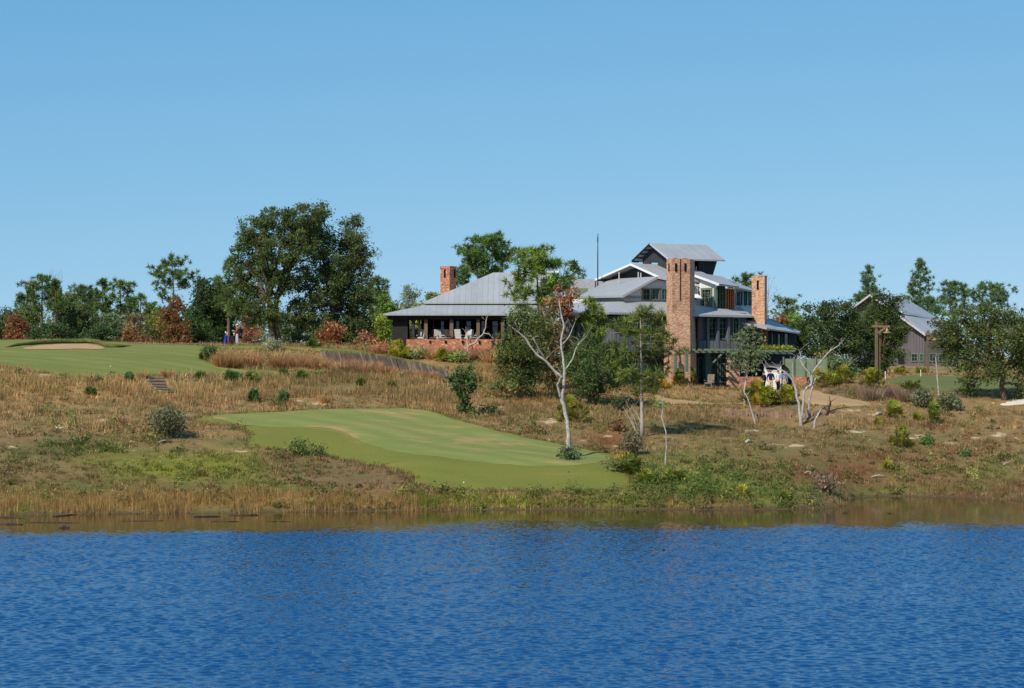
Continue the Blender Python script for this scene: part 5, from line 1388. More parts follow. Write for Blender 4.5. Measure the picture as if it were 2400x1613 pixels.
# in front of the lodge
b = hit(1222, 936)
broadleaf('oak_tree', 'dense olive oak in front of the porch, left of the bleached dead tree', 'tree', b, b.y,
    [(1205, 770, 36, 32), (1245, 755, 40, 30), (1190, 815, 34, 36), (1235, 810, 48, 44), (1200, 865, 42, 36), (1245, 860, 40, 40), (1195, 900, 38, 26), (1240, 905, 36, 24), (1275, 770, 26, 30), (1210, 735, 18, 16)],
    (80, 88, 48), 91, tr=.16, leaf=.075, lai=3.8)
b = ground(1298, 180)
broadleaf('oak_tree', 'rusty half-dead oak behind the bleached dead tree', 'tree', b, 180,
    [(1312, 700, 34, 24), (1340, 690, 20, 12), (1290, 735, 34, 30), (1325, 735, 22, 26), (1290, 790, 40, 40), (1330, 815, 34, 34), (1300, 850, 44, 38), (1285, 890, 34, 26), (1345, 865, 28, 30)],
    (104, 84, 52), 92, tr=.17, leaf=.095, lai=3.0, lobe_cols=[(132, 88, 58), (132, 86, 56), (100, 88, 52), (112, 78, 54), None, (110, 80, 54), (84, 70, 44), (70, 68, 40), (108, 82, 58)])
b = hit(1392, 950)
broadleaf('oak_tree', 'round green oak between the dead tree and the young pine', 'tree', b, b.y,
    [(1385, 812, 40, 28), (1425, 825, 36, 30), (1355, 850, 34, 32), (1400, 860, 46, 34), (1440, 865, 34, 32), (1370, 895, 34, 28), (1420, 900, 40, 28), (1392, 920, 22, 18)],
    (72, 88, 46), 93, tr=.13, leaf=.075, lai=3.6)
b = hit(1085, 972)
broadleaf('oak_tree', 'small round isolated oak at the end of the plank wall', 'tree', b, b.y,
    [(1085, 872, 26, 18), (1068, 890, 20, 18), (1104, 892, 20, 18), (1086, 905, 28, 18), (1084, 940, 20, 20), (1098, 920, 18, 14), (1092, 958, 18, 10)],
    (62, 80, 42), 94, tr=.08, leaf=.11, lai=3.4, clump=.4)
b = hit(1745, 950)
broadleaf('young_oak', 'grey-green sapling with a pale trunk before the lower terrace', 'tree', b, b.y,
    [(1750, 775, 22, 22), (1738, 800, 24, 22), (1765, 800, 24, 22), (1745, 830, 32, 22), (1775, 832, 28, 20), (1725, 835, 24, 20), (1755, 858, 34, 16), (1720, 858, 18, 12)],
    (88, 96, 66), 95, trunks=[(b, 0)], tr=.085, leaf=.105, lai=1.7, bark='bark_pale', clump=.4, fork=.5)
b = hit(1506, 1026)
pine('young pine with drooping needles left of the tall brick chimney', 1500, 722, 170, b.y, 96, base=b, crown_py=925, col=(84, 92, 42), shape='oval', nd=40, length=.46, dens=1.05, skip=.12, tr=.13, bark='bark_pale', droop=.35, name='young_pine', width=.03)
pine('slim young pine against the dark lodge wall', 1386, 706, 62, 181.5, 97, crown_py=850, col=(92, 104, 44), shape='oval', nd=40, length=.4, tr=.08, name='young_pine')
pine('large open pine rising in front of the lodge roof', 1252, 586, 150, 184, 98, crown_py=742, col=(90, 106, 44), shape='round', skip=.12, nd=44, length=.46, dens=1.15, tr=.15, lean=.35)

# ------------------------------------------------------------------ bare and dead trees
snag('bleached forked dead tree standing on the tee, the tallest snag', [
    [(1333, 1074, 11), (1333.5, 1045, 10), (1332, 1012, 8.6), (1325, 971, 8), (1316, 937, 8), (1321, 912, 6.4), (1322.5, 886, 6.4), (1322, 860, 6), (1317.5, 824, 5), (1314.6, 798, 4.6), (1322, 766, 4.2), (1316, 739, 3.6), (1310, 704, 1.8)],
    [(1315, 936, 5.5), (1307, 902, 5.5), (1312, 893, 4.5), (1318, 880, 4)],
    [(1319, 886, 6), (1298, 868, 5.6), (1278, 845, 4.8), (1257, 830, 4), (1243, 812, 3.4), (1231, 792, 2.8), (1214, 778, 2.2), (1200, 767, 1)],
    [(1278, 843, 3.8), (1263, 818, 3), (1249, 792, 1.4)],
    [(1324, 868, 3.6), (1342, 842, 3), (1351, 815, 2.2), (1362, 800, 1.5), (1376, 786, .8)],
    [(1318, 808, 3), (1334, 789, 2.2), (1341, 772, 1.6), (1348, 754, .8)],
    [(1315, 745, 1.6), (1303, 752, 1.3), (1296, 762, .8)]], None, 101)
snag('bleached dead tree with two forked trunks below the green fence', [
    [(1877, 997, 7), (1873, 960, 6.4), (1866, 915, 5.6), (1857, 890, 4.6), (1845, 876, 3.8), (1826, 864, 2.8), (1801, 858, 1.2)],
    [(1878, 990, 5.2), (1883, 945, 5), (1885, 917, 4.8), (1892, 908, 4.6), (1902, 902, 4.6), (1902, 880, 4.2), (1912, 862, 3.8), (1927, 843, 3.2), (1946, 822, 2.6), (1966, 810, 1.8), (1969, 803, .8)],
    [(1902, 898, 4), (1897, 876, 3.4), (1882, 857, 2.8), (1875, 842, 2.4), (1877, 828, 1.8), (1873, 822, .8)],
    [(1903, 900, 3), (1912, 887, 2.2), (1922, 882, 1.8), (1928, 883, .8)],
    [(1901, 880, 2), (1906, 870, 1.6), (1912, 866, .9)],
    [(1966, 811, 1.4), (1974, 813, .8), (1979, 813, .5)],
    [(1860, 893, 2.2), (1842, 880, 1.8), (1822, 872, 1.4), (1795, 866, .7)],
    [(1862, 905, 1.8), (1858, 880, 1.3), (1857, 850, .8)]], None, 102)
snag('second pale trunk leaning behind the forked snag', [[(1894, 978, 5), (1896, 945, 4.6), (1902, 915, 4.2), (1908, 895, 2)]], None, 103, name='bare_snag')
snag('short leaning bleached stump right of the forked snag', [[(1908, 1003, 4.5), (1911, 985, 5), (1918, 970, 4.2), (1926, 957, 1.6)]], None, 104, name='dead_stump')
snag('charred black leaning stump beside the sandy path', [[(1935, 975, 5), (1942, 962, 5), (1946, 948, 4.6), (1947, 942, 3)]], None, 105, name='dead_stump', mat='driftwood')
snag('pale leaning pole below the grey-green sapling', [[(1771, 995, 3.6), (1760, 958, 3.2), (1751, 930, 2.6), (1739, 910, .8)]], None, 106, name='bare_snag')
snag('thin crooked white stick right of the young pine', [[(1559, 1096, 3), (1562, 1050, 2.8), (1561, 1013, 2.6), (1551, 980, 2.4), (1554, 956, 1.6), (1553, 946, .6)]], None, 107, name='dead_sapling')
snag('straight pale snag in front of the putting green', [[(2202, 940, 3.4), (2198, 895, 3.2), (2195, 862, 2.6), (2193, 838, 1.2)]], None, 108, name='bare_snag')
snag('crooked bleached dead tree before the brick terrace', [
    [(1094, 842, 5), (1095, 826, 4.6), (1097, 813, 4.4), (1104, 808, 4), (1114, 804, 3.8), (1121, 793, 3.4), (1132, 784, 3), (1138, 769, 2.4), (1139, 754, 1.8), (1143, 739, .8)],
    [(1096, 815, 2.6), (1094, 795, 2), (1093, 780, 1.6), (1089, 776, .8)], [(1133, 781, 2), (1146, 783, 1.6), (1153, 790, 1.2), (1158, 796, .6)]], None, 109)
snag('three white bare stems at the foot of the young pine', [
    [(1498, 1022, 2.6), (1488, 1006, 2.4), (1478, 985, 2), (1464, 959, .8)], [(1497, 1016, 2), (1492, 995, 1.8), (1478, 962, 1.4), (1466, 940, .6)], [(1505, 1006, 3), (1500, 985, 2.4), (1489, 962, .8)], [(1490, 1008, 1.6), (1484, 990, 1.3), (1478, 985, .8)]],
    None, 110, name='dead_sapling', part='stem')
snag('bare grey leafless tree above the dense left pine', [
    [(134, 800, 4), (133, 720, 3), (132, 680, 2), (130, 648, .8)], [(132, 690, 1.4), (140, 670, 1), (146, 650, .6)], [(132, 680, 1.2), (122, 662, .9), (116, 650, .5)], [(132, 672, 1), (138, 655, .7), (136, 645, .5)], [(131, 662, .9), (126, 650, .6), (124, 642, .4)], [(133, 700, 1.2), (150, 690, .9), (168, 692, .6)]],
    246, 111, mat='deadgrey')
snag('bare twiggy grey tree behind the rear chimney', [
    [(1797, 800, 3), (1798, 740, 2.2), (1800, 700, 1.4), (1802, 655, .6)], [(1799, 710, 1.1), (1810, 690, .8), (1822, 682, .5)], [(1799, 700, 1), (1806, 672, .7), (1812, 655, .4)], [(1800, 690, .8), (1794, 668, .6), (1797, 650, .4)], [(1800, 720, 1), (1815, 712, .7), (1828, 690, .4)]],
    232, 112, mat='deadgrey')
snag('short broken white post left of the small round oak', [[(1051, 922, 2), (1050, 900, 2), (1050, 884, 1.4)]], None, 113, name='bare_snag')
snag('dark twisted dead branch pile below the plank bank', [[(2035, 985, 3), (2020, 990, 2.6), (2000, 988, 2.2), (1975, 992, 1.2)], [(2018, 990, 1.6), (2012, 980, 1)]], None, 114, name='fallen_branch', mat='deadgrey', spread=.1)
snag('fallen pale twisted limb lying behind the golfer', [[(632, 806, 2.2), (620, 800, 2), (607, 797, 2), (596, 800, 1.6), (588, 798, .8)], [(610, 797, 1.6), (614, 791, .8)]], 205.2, 115, name='fallen_branch', spread=.05)

# ------------------------------------------------------------------ palmettos and shrubs
PAL = [('glowing yellow-green palmetto at the porch corner', 930, 828, 62, 44, (158, 160, 46)), ('second palmetto clump against the brick terrace left end', 955, 822, 34, 26, (140, 146, 48)),
 ('low dark palmetto beneath the huge oak', 735, 814, 44, 18, (84, 104, 40)), ('round palmetto in the grass below the terrace', 1036, 846, 46, 28, (132, 140, 48)),
 ('small palmetto at the foot of the crooked dead tree', 1118, 822, 34, 20, (120, 134, 46)), ('dark green palmetto left of the wooden steps', 304, 899, 28, 26, (62, 96, 48)),
 ('low palmetto in tan grass below the fairway', 212, 925, 34, 18, (76, 110, 50)), ('tiny palmetto above the low one, on tan grass', 232, 899, 22, 12, (84, 112, 56)),
 ('long blue-green palmetto clump at the lower fairway edge, left half', 545, 893, 56, 26, (60, 98, 50)), ('long blue-green palmetto clump at the lower fairway edge, right half', 588, 897, 44, 24, (62, 100, 48)),
 ('dark palmetto right of the wooden steps', 594, 942, 36, 24, (66, 98, 52)), ('upright fan palmetto in the grass above the tee', 665, 944, 32, 28, (88, 116, 60)),
 ('small palmetto left of the fairway tip', 470, 888, 30, 14, (78, 104, 46)), ('green palmetto below the grassy bank', 708, 890, 36, 20, (84, 112, 44)), ('palmetto beneath the upper plank wall', 665, 882, 30, 16, (86, 112, 44)),
 ('pale spiky palmetto on the grassy bank', 640, 858, 24, 16, (128, 126, 66)), ('dark palmetto at the left end of the grassy bank', 478, 846, 34, 24, (70, 92, 44)),
 ('small green palmetto under the plank wall middle', 845, 905, 28, 18, (96, 118, 50)), ('small light palmetto under the plank wall right end', 918, 908, 22, 14, (104, 122, 50)),
 ('wide palmetto right behind the bleached dead tree', 1340, 988, 82, 52, (120, 124, 44)), ('small palmetto behind the tall brick chimney base', 1592, 904, 42, 34, (104, 110, 44)),
 ('fan palmetto beside the terrace glass door', 1622, 903, 34, 36, (116, 128, 48)), ('yellowing palmetto below the young pine', 1555, 912, 36, 24, (160, 136, 44)),
 ('palmetto in front of the low brick pillar', 1724, 906, 42, 32, (136, 144, 44)), ('tall palmetto right of the pale sapling trunk', 1778, 925, 46, 36, (132, 138, 42)),
 ('broad palmetto in front of the white hut', 1800, 952, 62, 46, (134, 144, 40)), ('bright palmetto below the people on the terrace', 1845, 948, 62, 46, (140, 148, 40)),
 ('palmetto at the left end of the terrace row', 1752, 948, 44, 38, (116, 126, 44)), ('golden palmetto inside the terrace row', 1775, 950, 26, 26, (168, 148, 40)),
 ('palmetto touching the forked dead tree', 1902, 900, 42, 36, (136, 142, 44)), ('large palmetto heap at the fence corner', 1935, 908, 66, 48, (132, 140, 40)),
 ('large palmetto heap right of the fence corner', 1975, 900, 62, 40, (126, 136, 42)), ('palmetto beneath the timber lamp posts', 2045, 912, 72, 44, (128, 134, 44)),
 ('low palmetto in front of the putting green', 2140, 922, 62, 34, (92, 110, 42)), ('round palmetto below the pink grasses', 2096, 980, 46, 40, (130, 140, 46)),
 ('upright palmetto below the grey twin shrubs', 2190, 996, 42, 50, (108, 126, 48)), ('largest slope palmetto in the sandy rough', 2110, 1048, 58, 48, (124, 130, 46)),
 ('tiny palmetto left of the slope snag', 2058, 998, 16, 18, (140, 150, 44)), ('palmetto at the tip of the tee', 1478, 1112, 70, 46, (96, 108, 42)),
 ('yellow palmetto next to the tee tip', 1512, 1132, 46, 28, (140, 146, 44)), ('low yellow palmetto right of the tee tip', 1578, 1126, 60, 24, (136, 142, 48)),
 ('small palmetto under the twin grey shrubs', 2150, 985, 20, 18, (110, 126, 44)), ('lone palmetto low on the right slope', 1740, 1165, 44, 26, (136, 146, 52)),
 ('palmetto by the porch steps in the tan grass', 1165, 842, 30, 16, (128, 138, 52)), ('bright palmetto along the barn garden', 2112, 876, 46, 16, (140, 146, 44)), ('bright palmetto below the barn windows', 2160, 876, 40, 16, (136, 144, 44)),
 ('palmetto at the water side of the red slope', 1840, 1172, 36, 22, (104, 122, 46)), ('small palmetto on the red-brown slope', 2080, 1098, 24, 16, (120, 134, 44))]
for i, (lb, px, py, w, h, c) in enumerate(PAL): palmetto(lb, px, py, w, h, 200 + i, c, Y=187.0 if i < 2 else None)

SH = [('wiry grey-green shrub left of the tee casting a dark shadow', 392, 1024, 96, 78, (84, 86, 60), .07, 1.5), ('small leafy shrub around the foot of the bleached dead tree', 1335, 1080, 54, 32, (74, 88, 56), .08, 3),
 ('grey shrub left of the straight snag', 2165, 955, 58, 50, (96, 98, 72), .085, 2.4), ('grey shrub right of the straight snag', 2226, 962, 58, 46, (88, 92, 66), .085, 2.6),
 ('brownish twiggy shrub above the tee tip', 1482, 1066, 66, 52, (102, 94, 70), .07, 1.6), ('pale silvery shrub on top of the grassy bank', 640, 824, 48, 30, (136, 138, 108), .08, 2.2),
 ('dark green shrub at the left tip of the bank', 492, 838, 34, 30, (70, 88, 48), .08, 2.6), ('round bright green bush on the right sand', 2173, 1042, 34, 16, (84, 104, 52), .07, 4),
 ('twiggy bleached bush on the red slope by the inlet', 1935, 1158, 78, 56, (122, 102, 82), .06, 1.1), ('red-leaved low bush above the white bare stems', 1450, 1010, 46, 24, (112, 80, 54), .07, 1.6),
 ('dark wispy weeds along the lower tee bank', 700, 1066, 60, 34, (92, 104, 54), .06, 1.4), ('second wispy weed clump on the lower tee bank', 745, 1070, 40, 26, (88, 100, 52), .06, 1.4),
 ('dark low bush right of the small round oak', 1150, 972, 56, 16, (64, 74, 44), .08, 2.6), ('dark low shrub under the round green oak', 1455, 962, 50, 26, (62, 72, 44), .08, 2.4),
 ('green clump at the tip of the white bare stems', 1545, 960, 26, 22, (112, 124, 72), .07, 1.6), ('small dark bush on the lower right slope', 2260, 1070, 20, 14, (70, 96, 48), .07, 3),
 ('olive bush left of the palmetto at the tee tip', 1440, 1106, 44, 26, (92, 100, 58), .07, 2.2), ('yellow-leaved bush beside the tee tip palmetto', 1456, 1082, 30, 20, (140, 120, 50), .07, 2.2),
 ('olive bush in tan grass below the brick terrace', 1075, 850, 46, 30, (112, 120, 66), .08, 2.2), ('grey-green bush left of the round terrace palmetto', 985, 842, 56, 26, (128, 130, 86), .08, 2),
 ('russet bush at the left end of the brick terrace', 900, 828, 44, 30, (150, 106, 76), .07, 2)]
for i, (lb, px, py, w, h, c, lf, la) in enumerate(SH): shrub(lb, px, py, w, h, 300 + i, c, leaf=lf, lai=la)

def grass_clump(label, px, base_py, wpx, hpx, seed, col, n=420):
    b = hit(px, base_py); s = b.y / F; r = np.random.default_rng(seed)
    R, H = wpx * s / 2, hpx * s
    a = r.uniform(0, 2 * pi, n); q = np.sqrt(r.uniform(0, 1, n)) * R * .55
    B = np.stack([b.x + np.cos(a) * q, b.y + np.sin(a) * q, np.full(n, b.z - .05)], 1)
    out = q / R + r.uniform(.1, .45, n)
    T = B + np.stack([np.cos(a) * out * R, np.sin(a) * out * R, H * r.uniform(.55, 1, n)], 1)
    wa = r.uniform(0, 2 * pi, n); w = np.stack([np.cos(wa), np.sin(wa), 0 * wa], 1) * .022
    o = np_mesh('grass_clump', np.stack([B - w, B + w, T], 1).reshape(-1, 3), 3, np.repeat(jitter(col, n, r, .2, .06), 3, 0), 'grass', org=tuple(b))
    tag(o, label, 'grass clump', 'ornamental grasses by the sandy path')
for i, a in enumerate([('tan tuft screening the brick terrace left of the round palmetto', 1010, 840, 54, 32, (158, 122, 92)), ('russet tuft screening the brick terrace right of the round palmetto', 1095, 842, 54, 30, (150, 110, 86)), ('straw tuft at the foot of the terrace below the right porch column', 1150, 848, 60, 34, (168, 134, 96)),
    ('brown tuft on the plank wall left quarter', 825, 868, 40, 34, (142, 104, 76)), ('tan tuft hiding the planks below the turf edge', 875, 872, 44, 32, (150, 112, 82)), ('tan tuft near the low right end of the plank wall', 1005, 888, 40, 22, (150, 112, 80)),
    ('pinkish grass against the brick terrace, first from the porch corner', 985, 836, 44, 30, (146, 109, 86)), ('pinkish grass against the brick terrace middle', 1060, 838, 50, 30, (144, 108, 86)),
    ('tan grass by the brick terrace under the crooked dead tree', 1130, 838, 56, 30, (141, 111, 81)), ('pink-tan grass at the right end of the brick terrace', 1172, 846, 50, 32, (142, 106, 82)),
    ('pink-brown feathery grass under the lamp post palmetto', 2040, 940, 58, 46, (120, 100, 82)), ('mauve feathery grass left of the low palmetto', 2090, 934, 46, 36, (110, 88, 82)),
    ('brownish feathery grass below the low palmetto', 2122, 942, 46, 40, (116, 97, 79)), ('tan feathery grass at the foot of the barn garden', 2010, 925, 30, 26, (118, 100, 75)),
    ('tan grass clump at the left end of the bank', 520, 862, 46, 46, (137, 100, 64)), ('rust tan grass clump in the middle of the bank', 590, 862, 60, 42, (135, 97, 64)),
    ('rust grass clump right of the pale spiky palmetto', 700, 864, 66, 42, (134, 97, 68)), ('tan grass clump at the right end of the bank', 752, 866, 56, 36, (139, 104, 70)),
    ('straw tuft leaning against the plank wall middle', 905, 878, 50, 26, (150, 112, 80)), ('brown tuft at the plank wall right of its middle', 960, 884, 46, 22, (142, 104, 76)),
    ('tall tan clump under the left end of the plank wall', 800, 874, 60, 36, (142, 108, 77)), ('brown grass clump in front of the plank wall', 845, 876, 60, 36, (137, 104, 77)),
    ('straw clump above the tee', 760, 945, 28, 24, (151, 120, 77)), ('straw clump left of the wooden steps', 332, 888, 34, 24, (154, 124, 81)), ('straw clump right of the wooden steps', 392, 886, 34, 26, (151, 118, 79)),
    ('brown clump at the dead branch on the bank left end', 548, 864, 40, 40, (129, 93, 59)), ('dark rust clump on the bank below the silvery shrub', 655, 866, 50, 40, (125, 90, 59)),
    ('tan clump right of the glowing porch palmetto', 1005, 832, 40, 20, (151, 118, 86)), ('rust clump at the porch corner below the handrail', 890, 832, 44, 28, (141, 100, 75))]): grass_clump(*a[:5], 400 + i, a[5])

# ------------------------------------------------------------------ ground cover
r = np.random.default_rng(77)
x, y, z, px, py = rough_points(76000, -56, 56, 131.0, 205, r)
col = zones(px, py); sw = sandw(px, py)
keep = r.random(len(x)) > np.clip(sw * 2, 0, .97)
patch = vnoise(x, y, 2.4, 51) * .5 + vnoise(x, y, .8, 52) * .5
keep &= r.random(len(x)) < np.clip((patch - .30) * 3.4, .05, 1)
x, y, z, px, py, col, patch = (v[keep] for v in (x, y, z, px, py, col, patch))
isg = (r.random(len(x)) < .12 + .5 * np.clip(vnoise(x, y, 3.2, 57) - .5, 0, 1))
tan = ~isg
band = np.exp(-((py - 905) / 45.) ** 2)
low = ((px > 1480) & (px < 2420) & (py < 965)) | ((px > 930) & (px < 1480) & (py < 860))
h = np.where(low, .5, 1) * (.04 + .62 * patch ** 1.6 + .20 * band + .1 * r.random(len(x))) * np.where(py > 1000, .72, 1)
big = vnoise(x, y, 5.5, 60)[:, None]
ct = col * (.86 + .5 * big) * np.exp(r.normal(0, .28, (len(x), 1))) * (1 + r.normal(0, .06, (len(x), 3)))
straw = r.random(len(x)) < .13
ct[straw] = ct[straw] * .45 + np.array(lin((206, 176, 126))) * .55
blades('dry_grass', 'tan wiregrass tufts covering the rough slope', 'grass', x[tan], y[tan], z[tan], h[tan] * 1.05, 13, ct[tan], 81, .022, .68, .42)
cg = col[isg] * .45 + np.array(lin((92, 112, 48))) * .55 * np.exp(r.normal(0, .3, (isg.sum(), 1)))
blades('green_weeds', 'low green weeds scattered through the dry grass', 'weeds', x[isg], y[isg], z[isg], h[isg] * .8, 12, cg, 82, .03, .75, .5)
# short turf fringe where mown grass meets the rough
fx, fy = [], []
for s in SHEETS[:4]:
    q = np.concatenate([s, s[:1]]); d = np.diff(q, axis=0); L = np.hypot(d[:, 0], d[:, 1])
    for i in range(len(d)):
        n = max(1, int(L[i] * 12)); t = r.random(n)[:, None]
        p = q[i] + d[i] * t + r.normal(0, .22, (n, 2)); fx.append(p[:, 0]); fy.append(p[:, 1])
fx = np.concatenate(fx); fy = np.concatenate(fy); fz = gz(fx, fy); fpx, fpy = proj(fx, fy, fz)
k = (fpx > -80) & (fpx < 2480); fx, fy, fpx, fpy = fx[k], fy[k], fpx[k], fpy[k]
fc = zones(fpx, fpy) * .5 + np.array(lin((112, 112, 56))) * .5
blades('rough_fringe', 'ragged grass fringe along the mown edges', 'grass', fx, fy, None, np.full(len(fx), .24), 8, fc * np.exp(r.normal(0, .25, (len(fx), 1))), 83, .022, .6, .5)
# reeds at the waterline
X = r.uniform(-36, 36, 60000); Y = r.uniform(126, 148, 60000); Z = gz(X, Y); rx, ry = proj(X, Y, Z)
dens = np.where(rx < 1050, np.exp(-((Z - .32) / .34) ** 2), np.exp(-((Z - .26) / .22) ** 2) * .55)
dens = dens * np.clip(vnoise(X, Y * .5, 1.3, 53) * 2.4 - .7, .02, 1)
k = (Z > -.14) & (r.random(len(X)) < dens)
X, Y, Z, rx = X[k], Y[k], Z[k], rx[k]
gold = np.array(lin((162, 128, 80))); grn = np.array(lin((112, 120, 44))); brn = np.array(lin((136, 104, 74)))
gw = np.clip(np.where((rx > 980) & (rx < 1560), .95, .15) + np.where(rx < 70, .8, 0), 0, 1) * (vnoise(X, Y, 1.7, 54) > .42)
bw = np.clip((rx - 1600) / 300, 0, .8)
c = gold * (1 - bw[:, None]) + brn * bw[:, None]; c = c * (1 - gw[:, None]) + grn * gw[:, None]
hh = np.where(rx < 1000, .62, .36) * (.35 + 1.1 * vnoise(X, Y, 1.6, 61)) * r.uniform(.6, 1.25, len(X))
blades('shore_reeds', 'golden and green reeds along the waterline', 'reeds', X, Y, Z, hh, 6, c * np.exp(r.normal(0, .2, (len(X), 1))), 84, .014, .2, .16)
# leafy low weeds, vines and seedlings
x, y, z, px, py = rough_points(22000, -56, 56, 131.2, 204, r)
pt = vnoise(x, y, 4.5, 58) * .65 + vnoise(x, y, 1.4, 59) * .35
ctr = np.exp(-((px - 1600) / 420) ** 2 - ((py - 1140) / 45) ** 2) + .8 * np.exp(-((px - 180) / 160) ** 2 - ((py - 1050) / 22) ** 2)
k = (r.random(len(x)) < np.clip((pt - .42) * 3, .02, .7) * np.where(py > 960, 1, .7) * .75 + ctr * .6) & (sandw(px, py) < .35)
x, y, z, px, py = (v[k] for v in (x, y, z, px, py)); n = len(x)
rad = .12 + .42 * r.random(n) ** 2.5
ctr = ctr[k][:, None]; kind = r.random(n)[:, None] * (1 - .6 * np.clip(ctr, 0, 1)); rad = rad * (1 + .35 * ctr[:, 0]); nl = (26 * (rad / .2) ** 1.6).astype(int) + 8
w = np.repeat(np.arange(n), nl); d = r.normal(size=(len(w), 3)) * .5 * rad[w][:, None]
C0 = np.stack([x[w] + d[:, 0], y[w] + d[:, 1], 0 * d[:, 0]], 1); C0[:, 2] = gz(C0[:, 0], C0[:, 1]) + np.abs(d[:, 2]) * 1.1 + .02
wc = np.where(kind < .45, np.array(lin((92, 112, 50))), np.where(kind < .7, np.array(lin((122, 124, 62))), np.where(kind < .9, np.array(lin((136, 110, 78))), np.array(lin((132, 82, 56))))))
wc = (wc * .65 + zones(px, py) * .35) * np.exp(r.normal(0, .25, (n, 1))) * 1.15
o = np_mesh('leafy_weeds', leaf_quads(C0, .06, r), 4, np.repeat(wc[w] * np.exp(r.normal(0, .2, (len(w), 1))), 4, 0), 'leaf'); tag(o, 'leafy weeds and seedlings dotted over the rough slope', 'weeds', kind='stuff')
# a distant line of woods closing the horizon
n = 90000
X = r.uniform(-230, 230, n); Y = r.uniform(370, 460, n); hh = 5.5 + 3.2 * vnoise(X, Y, 14, 55) + 2 * vnoise(X, Y, 5, 56)
Z = 7.4 + hh * r.random(n) ** .6
C0 = np.stack([X, Y, Z], 1)
wc = jitter((84, 100, 66), n, r, .25, .08)
o = np_mesh('far_woods', leaf_quads(C0, .32, r), 4, np.repeat(wc, 4, 0), 'leaf'); tag(o, 'distant low line of woods behind the golf course', 'woods', kind='stuff')

# ------------------------------------------------------------------ people
def skinned(name, verts, edges, radii, mat, parent, root=0, sub=2):
    o3 = ORG[parent.name]
    me = bpy.data.meshes.new(name); me.from_pydata([tuple(Vector(v)) for v in verts], edges, [])
    tmp = bpy.data.objects.new('tmp', me); COL.objects.link(tmp)
    md = tmp.modifiers.new('Skin', 'SKIN'); md.use_smooth_shade = True
    sv = me.skin_vertices[0].data
    for i, rr in enumerate(radii):
        sv[i].radius = rr if isinstance(rr, tuple) else (rr, rr); sv[i].use_root = (i == root)
    sb = tmp.modifiers.new('Sub', 'SUBSURF'); sb.levels = sub; sb.render_levels = sub
    dg = bpy.context.evaluated_depsgraph_get(); dg.update()
    m2 = bpy.data.meshes.new_from_object(tmp.evaluated_get(dg)); m2.name = name
    bpy.data.objects.remove(tmp)
    m2.materials.clear(); m2.materials.append(mat if not isinstance(mat, str) else M[mat])
    m2.polygons.foreach_set('use_smooth', [True] * len(m2.polygons))
    return link(name, m2, parent)

CL = {}
def cloth(rgb):
    if rgb not in CL: CL[rgb] = plain('cloth_%d_%d_%d' % rgb, rgb, .9, .12, 9)
    return CL[rgb]
SKIN = plain('skin', (196, 142, 112), .6, .08, 6)

